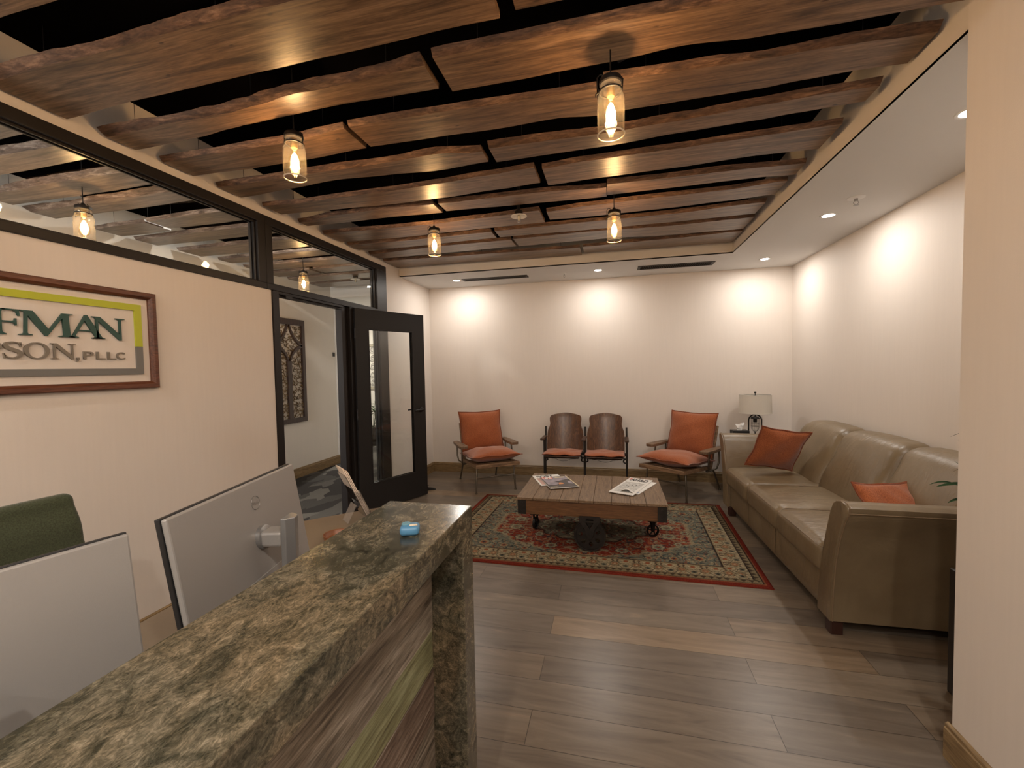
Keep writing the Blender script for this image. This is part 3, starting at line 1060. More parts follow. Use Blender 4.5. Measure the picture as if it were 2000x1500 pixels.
for i, (row, sd, near, far, x0, x1, bev) in enumerate(BOARDS):
    wide = far[0][1] - near[0][1] > 0.22
    live_board(near, far, x0, x1, bev, i + 1, M['plank'], M['bark'],
               '%s live-edge ceiling board, the %s one of the %s row from the back wall' % ('wide' if wide else 'narrow', SIDE[sd], ORD[row]),
               'live-edge boards hung under the black ceiling')
# the board above the first row, cut by the picture's top left corner
live_board([(-2.49, 0.83), (-1.2, 0.80)], [(-2.49, 1.075), (-1.9, 1.062), (-1.2, 1.05)], -2.49, -0.9, 0.02, 77, M['plank'], M['bark'],
           'live-edge ceiling board in the topmost left corner of the photo', 'live-edge boards hung under the black ceiling')

HB = [
 (1.42, 1.58, -4.10, -2.66, 0.02), (1.70, 1.845, -4.12, -2.66, 0.025), (2.02, 2.19, -4.10, -2.66, 0.03), (2.31, 2.465, -4.16, -2.66, 0.04),
 (2.72, 2.93, -4.17, -3.62, 0.012), (2.69, 2.885, -3.58, -2.66, 0.012), (3.03, 3.23, -4.17, -2.66, 0.02), (3.41, 3.66, -4.15, -2.66, 0.02),
 (3.80, 3.98, -4.1, -2.66, 0.018), (4.15, 4.36, -4.12, -2.66, 0.018), (4.50, 4.72, -4.15, -3.52, 0.02), (4.48, 4.70, -3.46, -2.66, 0.02),
 (4.86, 5.08, -4.14, -2.66, 0.02), (5.24, 5.50, -4.1, -2.66, 0.02),
]
hrow = 0
for i, (ya, yb, x0, x1, bev) in enumerate(HB):
    half = ''
    if x1 < -3.4:
        half = 'far half of '
    elif x0 > -3.7:
        half = 'near half of '
    if half != 'near half of ':
        hrow += 1
    live_board([(x0, ya + 0.01), ((x0 + x1) / 2, ya - 0.01), (x1, ya)], [(x0, yb), ((x0 + x1) / 2, yb + 0.008), (x1, yb - 0.006)], x0, x1, bev, 100 + i,
               M['hplank'], M['hbark'], 'grey-brown board on the hall ceiling seen through glass, %sthe %s from the left' % (half, ORD[hrow]),
               'live-edge boards on the hall ceiling')

# dark pipe above the boards
pp = MB().tube([(0.02, 2.0, 2.84), (0.10, 1.985, 2.86), (0.7, 1.98, 2.86), (1.19, 1.98, 2.86)], 0.045, 18)
tag(pp.build('ventilation_pipe', M['iron'], smooth=True), 'dark pipe above the ceiling boards at the right', 'pipe')

# ================================================================== CEILING FITTINGS


def downlight(x, y, z, label, power):
    t = thing('recessed_downlight', label, 'ceiling light', (x, y, z), 0, 'round recessed downlights in the lowered ceiling')
    MB().lathe([(0.040, -0.0005), (0.052, -0.004), (0.056, -0.003), (0.057, 0.001)], n=32, caps=False).build('trim_ring', M['white'], t, smooth=True)
    MB().lathe([(0.0, -0.0012), (0.041, -0.0010)], n=32, caps=False).build('lens', M['downdisc'], t)
    lamp('downlight_lamp', 'AREA', (0, 0, -0.006), power, COOL, 0.08, t, math.radians(180))
    return t


for x, y, lb in ((-1.934, 5.231, 'lit downlight in the lowered ceiling left of the left vent'),
                 (-0.163, 5.196, 'lit downlight in the lowered ceiling between the two vents'),
                 (1.607, 5.202, 'lit downlight in the ceiling corner above the table lamp'),
                 (1.615, 3.812, 'lit downlight in the lowered ceiling above the sofa, beside the larger sprinkler'),
                 (1.588, 2.42, 'lit downlight half hidden by the edge of the near right wall')):
    downlight(x, y, ZS, lb, DOWN_W)


def vent(x0, x1, y0, y1, label):
    t = thing('linear_air_vent', label, 'air vent', ((x0 + x1) / 2, (y0 + y1) / 2, ZS), 0, 'black slot vents in the lowered ceiling')
    a, b = (x1 - x0) / 2, (y1 - y0) / 2
    m = MB()
    m.box(-a, a, -b, -b + 0.022, -0.006, -0.0003)
    m.box(-a, a, b - 0.022, b, -0.006, -0.0003)
    m.box(-a, -a + 0.03, -b + 0.022, b - 0.022, -0.006, -0.0003)
    m.box(a - 0.03, a, -b + 0.022, b - 0.022, -0.006, -0.0003)
    m.build('vent_frame', M['rawiron'], t)
    box_obj('backing', (-a + 0.03, a - 0.03, -b + 0.022, b - 0.022, -0.0012, -0.0003), M['blackceil'], t)
    g_ = MB()
    n = int((2 * a - 0.06) / 0.02)
    for i in range(n):
        x = -a + 0.03 + (i + 0.5) * (2 * a - 0.06) / n
        g_.box(x - 0.0018, x + 0.0018, -b + 0.022, b - 0.022, -0.0045, -0.0012)
    for k in range(3):
        y = -b + 0.022 + (k + 1) * (2 * b - 0.044) / 4
        g_.box(-a + 0.03, a - 0.03, y - 0.0025, y + 0.0025, -0.0055, -0.0012)
    g_.build('grille', M['rawiron'], t)


vent(-1.85, -1.01, 5.17, 5.30, 'left black slot vent in the lowered ceiling by the back wall')
vent(0.285, 1.10, 5.12, 5.31, 'right black slot vent in the lowered ceiling by the back wall')


def sprinkler(x, y, z, s, label, hang=False):
    t = thing('sprinkler_head', label, 'sprinkler', (x, y, z))
    MB().lathe([(0.045 * s, -0.0005), (0.045 * s, -0.003), (0.030 * s, -0.007), (0.012 * s, -0.008)], n=28).build('escutcheon', M['white'], t, smooth=True)
    m = MB()
    m.lathe([(0.010 * s, -0.008), (0.010 * s, -0.020), (0.006 * s, -0.024)], n=14)
    for a in (0, PI):
        m.tube([(0.008 * s * math.cos(a), 0.008 * s * math.sin(a), -0.02), (0.014 * s * math.cos(a), 0.014 * s * math.sin(a), -0.035), (0.003 * s * math.cos(a), 0, -0.05)], 0.0022, 6)
    m.lathe([(0.014 * s, -0.050), (0.016 * s, -0.052), (0.0, -0.053)], n=16)
    m.build('deflector', M['silver2'], t, smooth=True)
    return t


sprinkler(1.628, 3.453, ZS, 1.15, 'larger white sprinkler head in the lowered ceiling above the sofa')
sprinkler(-0.564, 5.238, ZS, 0.7, 'small white sprinkler head between the left vent and the middle downlight')


def drop_sprinkler(x, y, label):
    t = thing('drop_sprinkler', label, 'sprinkler', (x, y, ZP))
    MB().tube([(0, 0, 0.0), (0, 0, ZC - ZP)], 0.012, 12).build('drop_pipe', M['iron'], t, smooth=True)
    MB().lathe([(0.028, 0.0), (0.032, -0.006), (0.032, -0.024), (0.022, -0.030)], n=20).build('cap', M['rawiron'], t, smooth=True)
    MB().lathe([(0.012, -0.030), (0.062, -0.040), (0.062, -0.043), (0.012, -0.034)], n=28, caps=False).build('plate', M['white'], t, smooth=True)
    MB().lathe([(0.014, -0.034), (0.018, -0.05), (0.018, -0.075), (0.011, -0.085), (0.0, -0.086)], n=16, caps=False).build('bulb_guard', M['acrylic'], t, smooth=True)
    MB().lathe([(0.006, -0.034), (0.009, -0.055), (0.004, -0.075)], n=10).build('sprinkler_bulb', M['cream'], t, smooth=True)


drop_sprinkler(-0.70, 3.30, 'hanging sprinkler with white plate between the two rear jar lamps')
drop_sprinkler(-3.22, 4.98, 'hanging sprinkler with white plate on the hall ceiling seen through glass')


def jar_pendant(x, y, ztop, label, power=PEND_W, group='mason jar pendant lamps'):
    """ztop: where its cord leaves; the jar's mouth lid is at z 2.56"""
    t = thing('jar_pendant_lamp', label, 'pendant lamp', (x, y, 2.335), 0, group)
    MB().tube([(0, 0, 0.225), (0, 0, ztop - 2.335)], 0.0028, 8).build('cord', M['iron'], t, smooth=True)
    # glass jar, open at the bottom with a thick lip (wall modelled inside and out)
    out = [(0.0505, 0.0), (0.052, 0.002), (0.0525, 0.006), (0.0515, 0.010), (0.0512, 0.130), (0.049, 0.146), (0.043, 0.157), (0.0385, 0.162), (0.0385, 0.172), (0.041, 0.175), (0.041, 0.180), (0.0385, 0.183), (0.0385, 0.200)]
    MB().lathe(out, n=40, caps=False).build('jar', M['jar'], t, smooth=True)
    MB().tube([(0.051 * math.cos(a * PI / 20), 0.051 * math.sin(a * PI / 20), 0.003) for a in range(40)], 0.0030, 8, closed=True).build('jar_lip', M['jarlip'], t, smooth=True)
    # lid, wire bail and clamp
    MB().lathe([(0.0, 0.190), (0.0395, 0.190), (0.0435, 0.194), (0.0435, 0.206), (0.040, 0.214), (0.014, 0.218), (0.010, 0.232), (0.006, 0.236)], n=36).build('lid', M['iron'], t, smooth=True)
    b = MB()
    b.tube([(0.0415 * math.cos(a * PI / 18), 0.0415 * math.sin(a * PI / 18), 0.166) for a in range(36)], 0.0042, 8, closed=True)
    b.tube([(-0.043, -0.006, 0.166), (-0.050, -0.006, 0.185), (-0.050, -0.006, 0.222), (-0.040, 0, 0.236), (-0.012, 0, 0.222)], 0.0022, 8)
    b.tube([(0.043, 0.004, 0.166), (0.046, 0.004, 0.21), (0.034, 0.0, 0.222)], 0.0022, 8)
    b.tube([(-0.044, -0.006, 0.166), (-0.056, -0.008, 0.158), (-0.055, -0.008, 0.148)], 0.0028, 8)
    b.build('wire_bail', M['iron'], t, smooth=True)
    MB().lathe([(0.016, 0.190), (0.016, 0.150), (0.013, 0.146)], n=20).build('socket', M['brass'], t, smooth=True)
    MB().lathe([(0.012, 0.148), (0.016, 0.130), (0.026, 0.095), (0.0295, 0.070), (0.027, 0.048), (0.018, 0.032), (0.006, 0.026), (0.0, 0.0255)], n=28, caps=False).build('light_bulb', M['bulbglass'], t, smooth=True)
    f = MB()
    f.lathe([(0.0, 0.126), (0.007, 0.119), (0.015, 0.100), (0.019, 0.080), (0.017, 0.060), (0.009, 0.046), (0.0, 0.044)], n=20, caps=False)  # solid glowing body, oversized to stand in for the bulb's bloom
    for k in range(4):
        a = k * PI / 2
        c_, s_ = math.cos(a), math.sin(a)
        f.tube([(0.006 * c_, 0.006 * s_, 0.048), (0.006 * c_, 0.006 * s_, 0.034)], 0.0012, 6)
    f.build('glow_core', M['glow_core'], t, smooth=True)
    lamp('bulb_lamp', 'POINT', (0, 0, 0.085), power, WARM, 0.022, t)
    return t


M['jarlip'] = plain('thick_glass_lip', (0.62, 0.52, 0.40), 0.12)
M['brass'] = plain('aged_brass', (0.30, 0.19, 0.07), 0.35, 0.8)
jar_pendant(0.0, 1.736, ZP, 'lit jar pendant lamp nearest the right wall, the largest in view').location.z = 2.35
jar_pendant(-1.50, 1.84, ZC, 'lit jar pendant lamp at the left, near the glass band').location.z = 2.405
jar_pendant(-1.40, 3.29, ZC, 'lit jar pendant lamp in the rear, left of the hanging sprinkler').location.z = 2.385
jar_pendant(0.016, 3.205, ZC, 'lit jar pendant lamp in the rear, right of the hanging sprinkler').location.z = 2.355
for px_, py_ in ((-1.5, -1.2), (0.0, 0.25), (0.0, -1.2), (-1.5, 0.3)):  # unseen lamps carrying on the pendant grid, added as warm fill
    jar_pendant(px_, py_, ZC, 'unseen jar pendant lamp added behind the camera as fill light', 32)
jar_pendant(-3.30, 2.10, ZC, 'lit jar pendant lamp in the hall, left of the mullion', group='jar pendant lamps in the hall')
jar_pendant(-3.28, 4.09, ZC, 'lit jar pendant lamp in the hall above the open door', group='jar pendant lamps in the hall')
downlight(-4.6, 7.4, 2.58, 'downlight added to brighten the far end of the hall', 60)  # no fixture known here; added to light the hall's end
for qx, qy in ((-1.9, -0.7), (-0.3, -0.9), (0.6, -0.3), (-0.8, -2.0)):  # out-of-view fill lamps, added to lift the floor and walls
    downlight(qx, qy, ZC - 0.001, 'unseen fill downlight added behind the camera', 22)
for qx, qy in ((-3.2, -0.4), (-3.0, 3.32)):  # extra lamps added only to make the hall brighter
    downlight(qx, qy, ZC - 0.001, 'fill downlight added above the hall boards', 20)

# ================================================================== RECEPTION COUNTER
CX0, CX1, CY = -0.68, -0.413, 1.199
CZ, CT = 1.06, 0.068
ctr = thing('reception_counter', 'tall reception counter with green-brown granite waterfall top over reclaimed boards', 'reception counter', (0, 0, 0))
YC0 = -1.6
m = MB()
m.prism([(CX0, YC0), (CX1, YC0), (CX1, CY), (CX0, CY)], CZ - CT, CZ)
m.build('countertop', M['granite'], ctr, bevel=0.002)
m = MB().box(CX0, CX1, CY - 0.081, CY, 0.0, CZ - CT - 0.0005)
m.build('waterfall_leg', M['granite'], ctr, bevel=0.002)
# face boards, recessed
PXF = -0.512
bz = [(0.0, 0.14, 0, 0.0), (0.14, 0.30, 2, 0.002), (0.30, 0.46, 0, -0.001), (0.46, 0.61, 2, 0.001), (0.61, 0.725, 1, 0.0), (0.725, 0.965, 0, 0.002)]
m = MB()
for k, (a, b, mi, dx) in enumerate(bz):
    m.box(PXF - 0.02, PXF + dx, YC0, CY - 0.082, a + 0.001, b - 0.001, mi)
m.build('face_boards', [M['rw_grey'], M['rw_green'], M['rw_brown']], ctr, bevel=0.0015, segs=1)
box_obj('top_rail', (PXF - 0.02, PXF + 0.006, YC0, CY - 0.082, 0.966, CZ - CT - 0.0005), M['darkwood'], ctr)
box_obj('inner_wall', (CX0 + 0.03, PXF - 0.0205, YC0, CY - 0.082, 0.0, CZ - CT - 0.0005), M['desk'], ctr)

# the low desk behind it
dk = thing('desk', 'tan laminate desk behind the granite counter', 'desk', (0, 0, 0))
dp = [(-1.34, YC0), (-0.655, YC0), (-0.655, 1.09), (-0.69, 1.10), (-0.70, 1.95), (-0.85, 2.09), (-1.02, 2.13), (-1.16, 2.06), (-1.254, 1.985), (-1.40, 1.845), (-1.50, 1.74), (-1.56, 1.63), (-1.57, 1.50), (-1.50, 1.36), (-1.36, 1.22)]
MB().prism(dp, 0.712, 0.74).build('desktop', M['desk'], dk, bevel=0.003)
MB().box(-1.30, -1.28, YC0 + 0.02, 1.0, 0, 0.711).build('modesty_panel', M['desk'], dk)
MB().lathe([(0.30, 0), (0.30, 0.012), (0.045, 0.02), (0.04, 0.711)], (-1.12, 1.68, 0), 28).build('pedestal', M['silver2'], dk, smooth=True)


# ------------------------------------------------------------------ monitors
def monitor(name_label, p_far, p_near, ztop, logo):
    """p_far/p_near: top corners of the back; screen faces -X"""
    a, b = Vector((*p_near, 0)), Vector((*p_far, 0))
    d = (b - a).normalized()               # along the width
    W_ = (b - a).length
    H_ = 0.325
    t = thing('computer_monitor', name_label, 'monitor', ((a.x + b.x) / 2, (a.y + b.y) / 2, 0.74), math.atan2(d.y, d.x), 'monitors on the desk')
    # local: x along width, -y towards the counter (the back side)
    if True:
        tilt = Rx(math.radians(-9))
        base = Tr(0, 0.0, ztop - 0.74)
        T = base @ tilt
    # back shell
    sh = MB()
    r = 0.012
    sh.box(-W_ / 2, W_ / 2, 0.0, 0.014, -H_, 0)
    sh.xf(T).build('back_shell', M['silver'], t, bevel=0.004)
    MB().box(-W_ / 2 - 0.002, W_ / 2 + 0.002, 0.0145, 0.026, -H_ - 0.004, 0.003).xf(T).build('bezel', M['blackplastic'], t, bevel=0.002)
    MB().box(-W_ / 2 + 0.012, W_ / 2 - 0.012, 0.0262, 0.0268, -H_ + 0.02, -0.009).xf(T).build('screen', M['screen'], t)
    # chin seam and port bay
    MB().box(-W_ / 2 + 0.06, W_ / 2 - 0.06, -0.0035, -0.0002, -H_ + 0.0, -H_ + 0.06).xf(T).build('rear_chin', M['silver'], t, bevel=0.001)
    # neck + round arm + column
    n_ = MB()
    n_.lathe([(0.034, 0), (0.034, 0.012), (0.03, 0.014)], n=28)
    ox = 0.035 if logo else 0.0
    n_.xf(T @ Tr(ox, 0, -0.165) @ Rx(PI / 2))
    n_.build('mount_plate', M['silver2'], t, smooth=True)
    c0 = T @ Vector((0, -0.012, -0.165))
    ny = c0.y - 0.058
    MB().box(ox - 0.028, ox + 0.028, ny, c0.y + 0.004, c0.z - 0.022, c0.z + 0.022).build('stand_arm', M['silver'], t, bevel=0.008)
    col = [(-0.030, ny), (0.030, ny), (0.030, ny - 0.008), (0.012, ny - 0.030), (-0.012, ny - 0.034), (-0.030, ny - 0.014)]
    MB().prism([(a_ + ox, b_) for a_, b_ in col], 0.016, c0.z + 0.06).build('stand_column', M['silver2'], t, bevel=0.002)
    MB().box(ox - 0.115, ox + 0.115, ny - 0.10, ny + 0.09, 0.0, 0.0155).build('stand_base', M['silver2'], t, bevel=0.005)
    cb = MB()
    cb.tube([T @ Vector((-0.07, -0.004, -H_ + 0.02)), Vector((-0.07, -0.025, ztop - 0.74 - H_ - 0.02)), Vector((-0.05, -0.05, 0.03)), Vector((-0.02, -0.03, 0.019))], 0.004, 8)
    cb.tube([T @ Vector((-0.11, -0.004, -H_ + 0.02)), Vector((-0.11, -0.02, ztop - 0.74 - H_ - 0.03)), Vector((-0.10, -0.06, 0.02)), Vector((-0.13, -0.08, 0.004))], 0.004, 8)
    cb.build('cable', M['blackplastic'], t, smooth=True)
    if logo:
        L0 = T @ Tr(ox, -0.0006, -0.062) @ Rx(PI / 2)
        lg = MB()
        lg.tube([(0.0195 * math.cos(k * PI / 20), 0.0195 * math.sin(k * PI / 20), 0) for k in range(40)], 0.0009, 6, closed=True)
        lg.xf(L0).build('logo_ring', M['silverdark'], t, smooth=True)
        for ch, bx, sh_ in (('D', (-0.0150, -0.0080, -0.0045, 0.0045), 0), ('E', (-0.0062, 0.0005, -0.0045, 0.0045), 0), ('L', (0.0030, 0.0078, -0.0045, 0.0045), 0), ('L', (0.0095, 0.0145, -0.0045, 0.0045), 0)):
            me = text_mesh(ch, 1.0, 0.0, 0.02)
            T2 = L0 @ (Rz(-0.25) @ Rz(0.25) if ch != 'E' else Rz(0.35))
            fit_mesh(me, bx, T2)
            mesh_obj('logo_letter', me, M['silverdark'], t)
    return t


M['screen'] = plain('dark_screen', (0.008, 0.008, 0.01), 0.15)
monitor('silver-backed computer monitor with a round logo, nearer the glass door', (-1.08, 1.258), (-0.955, 0.728), 1.150, True)
monitor('silver-backed computer monitor in front of the green office chair', (-0.949, 0.650), (-1.073, 0.125), 1.150, False)

# ------------------------------------------------------------------ office chair
oc = thing('office_chair', 'office chair with dark green ribbed fabric back, behind the left monitor', 'chair', (-1.74, 0.95, 0), 0)


def rib(q, p):
    z = q.z
    q.x += 0.010 * abs(math.sin(z * 24.0)) - 0.06 * ((q.y / 0.25) ** 2) * -0.35 - 0.10 * (z / 0.30) ** 2 * 0.35
    # the back narrows upward
    q.y *= 1.0 - 0.10 * (z / 0.30)
    return q


bk = rbox(0.05, 0.50, 0.62, 0.024, 30, (0.01, 0, 0), rib)
bk.xf(Tr(-0.245, 0.0, 0.72)).build('backrest', M['green'], oc, smooth=True)
st = rbox(0.48, 0.50, 0.09, 0.04, 10, (0, 0, 0.012))
st.xf(Tr(0.02, 0, 0.46)).build('seat', M['green'], oc, smooth=True)
MB().box(-0.03, 0.03, -0.03, 0.03, 0.36, 0.415).box(-0.27, -0.02, -0.02, 0.02, 0.385, 0.41).box(-0.30, -0.272, -0.025, 0.025, 0.385, 0.60).build('tilt_bracket', M['blackplastic'], oc, bevel=0.004)
MB().lathe([(0.03, 0.10), (0.03, 0.26), (0.018, 0.262), (0.018, 0.36)], n=18).build('gas_lift', M['blackplastic'], oc, smooth=True)
for k in range(5):
    a = k * 2 * PI / 5 + 0.3
    c_, s_ = math.cos(a), math.sin(a)
    lg = MB().tube([(0.02 * c_, 0.02 * s_, 0.115), (0.29 * c_, 0.29 * s_, 0.075)], [0.022, 0.013], 10).build('base_leg', M['blackplastic'], oc, smooth=True)
    MB().lathe([(0.026, -0.018), (0.029, -0.01), (0.029, 0.01), (0.026, 0.018)], n=18).xf(Tr(0.29 * c_, 0.29 * s_, 0.029) @ Rz(a) @ Rx(PI / 2)).build('caster', M['blackplastic'], lg, smooth=True)

# ------------------------------------------------------------------ brochure holder, mug, blue box
bh = thing('brochure_holder', 'leaning clear acrylic holder of leaflets at the end of the desk', 'brochure holder', (-1.205, 1.86, 0.742), math.radians(-38))
Tl = Rx(math.radians(24))
m = MB()
m.box(-0.055, 0.055, 0.0, 0.0025, 0.0, 0.24)
m.box(-0.055, 0.055, 0.026, 0.0285, 0.0, 0.13)
m.box(-0.055, -0.0525, 0.0025, 0.026, 0.0, 0.14)
m.box(0.0525, 0.055, 0.0025, 0.026, 0.0, 0.14)
m.box(-0.055, 0.055, 0.0, 0.0285, -0.002, 0.0)
m.xf(Tr(0, 0, 0.015) @ Tl).build('holder', M['acrylic'], bh)
MB().box(-0.040, 0.040, 0.0, 0.002, 0, 0.09).xf(Tr(0, -0.085, 0.0) @ Rx(math.radians(-28))).build('support_fin', M['acrylic'], bh)
for k in range(3):
    lf = MB().box(-0.05, 0.05, 0.005 + 0.006 * k, 0.009 + 0.006 * k, 0.001, 0.275 - 0.012 * k).xf(Tr(0, 0, 0.015) @ Tl).build('leaflet', M['brochure'], None)
    tag(lf, ['rearmost leaflet in the clear holder on the desk', 'middle leaflet in the clear holder on the desk', 'front leaflet in the clear holder on the desk'][k], 'leaflet', 'leaflets in the clear holder')
    lf.location = bh.location
    lf.rotation_euler = bh.rotation_euler
bw = thing('leather_tray', 'small round copper-brown tray on the desk, cut off by the counter', 'tray', (-1.165, 1.60, 0.74))
MB().lathe([(0.0, 0.002), (0.035, 0.002), (0.047, 0.010), (0.052, 0.026), (0.056, 0.027), (0.051, 0.008), (0.038, 0.0), (0.0, 0.0)], n=36, caps=False).build('bowl', M['copper'], bw, smooth=True)
tg = tag(MB().tube([(0, 0, 0.0045), (0.03, 0.02, 0.0045), (0.05, 0.01, 0.0048)], 0.004, 8).build('pen_cap', M['blackplastic'], None, loc=(-1.175, 1.59, 0.741)), 'small dark pen cap lying in the copper-brown tray', 'pen cap')

bx = thing('blue_dispenser', 'small blue plastic box with a round button and a paper sticker on the granite', 'dispenser', (-0.495, 0.965, CZ), math.radians(20))
rbox(0.046, 0.040, 0.023, 0.0085, 8, (0.001, 0.001, 0.0010)).xf(Tr(0, 0, 0.0117)).build('case', M['blue'], bx, smooth=True)
MB().lathe([(0.0, 0.0265), (0.010, 0.0265), (0.0115, 0.025), (0.0115, 0.021)], (-0.009, 0.004, 0), 24, caps=False).build('button', M['bluelight'], bx, smooth=True)
MB().box(-0.006, 0.013, -0.0050, 0.0050, 0.0240, 0.0248).xf(Tr(0.006, -0.009, 0) @ Rz(0.15)).build('sticker', M['label'], bx)

# ================================================================== WALL SIGN
sg = thing('wall_sign', 'framed wall sign with green and grey letters and a lime and grey border', 'sign', (XL, 0, 0))
SY0, SY1, SZ0, SZ1 = 0.16, 1.905, 1.39, 1.912
TW = Matrix(((0, 0, 1, 0), (1, 0, 0, 0), (0, 1, 0, 0), (0, 0, 0, 1)))   # (a,b,h) -> x=h, y=a, z=b
fw_ = 0.038


def frame_bar(y0_, y1_, z0_, z1_, nme='frame'):
    return nme


fr = MB()
prof = [(0.0, 0.0), (0.0, 0.022), (0.006, 0.028), (0.024, 0.028), (0.032, 0.022), (0.038, 0.014), (0.038, 0.0)]
outer = [(SY0, SZ0), (SY1, SZ0), (SY1, SZ1), (SY0, SZ1)]
sgn = [(1, 1), (-1, 1), (-1, -1), (1, -1)]
vs = []
for (yy, zz), (sy, sz) in zip(outer, sgn):
    for (o_, h_) in prof:
        vs.append((h_ + 0.0005, yy + sy * o_, zz + sz * o_))
fs = []
k = len(prof)
for i in range(4):
    j = (i + 1) % 4
    for a in range(k - 1):
        fs.append((i * k + a, j * k + a, j * k + a + 1, i * k + a + 1))
fr.add(vs, fs)
fr.build('frame', M['mahogany'], sg)
box_obj('backing_panel', (0.0006, 0.006, SY0 + 0.036, SY1 - 0.036, SZ0 + 0.036, SZ1 - 0.036), M['signback'] if 'signback' in M else M['wall'], sg)
h0, h1 = 0.006, 0.015
MB().prism([(0.25, 1.842), (1.830, 1.842), (1.830, 1.617), (1.796, 1.617), (1.796, 1.809), (0.25, 1.809)], h0, h1, 'X').build('lime_border', M['lime'], sg)
MB().prism([(0.25, 1.467), (1.830, 1.467), (1.830, 1.6165), (1.796, 1.6165), (1.796, 1.499), (0.25, 1.499)], h0, h1, 'X').build('grey_border', M['signgrey'], sg)


def serif_bar(x0, x1, y, up, t=0.045, flare=0.07):
    """thin slab serif with bracket, y = baseline (up=+1) or cap line (up=-1)"""
    return None


def stemmed(x0, x1, y0_, y1_, s, top=True, bot=True, t=0.035, br=0.09):
    """a vertical stem with bracketed serifs of reach s -> outline"""
    pts = []
    if bot:
        pts += [(x0 - s, y0_), (x1 + s, y0_), (x1 + s, y0_ + t), (x1 + s * 0.35, y0_ + t + 0.02), (x1, y0_ + t + br)]
    else:
        pts += [(x0, y0_), (x1, y0_)]
    if top:
        pts += [(x1, y1_ - t - br), (x1 + s * 0.35, y1_ - t - 0.02), (x1 + s, y1_ - t), (x1 + s, y1_), (x0 - s, y1_), (x0 - s, y1_ - t), (x0 - s * 0.35, y1_ - t - 0.02), (x0, y1_ - t - br)]
    else:
        pts += [(x1, y1_), (x0, y1_)]
    if bot:
        pts += [(x0, y0_ + t + br), (x0 - s * 0.35, y0_ + t + 0.02), (x0 - s, y0_ + t)]
    return pts


def ell(cx, cy, rx, ry, n=40):
    return [(cx + rx * math.cos(2 * PI * i / n), cy + ry * math.sin(2 * PI * i / n)) for i in range(n)]


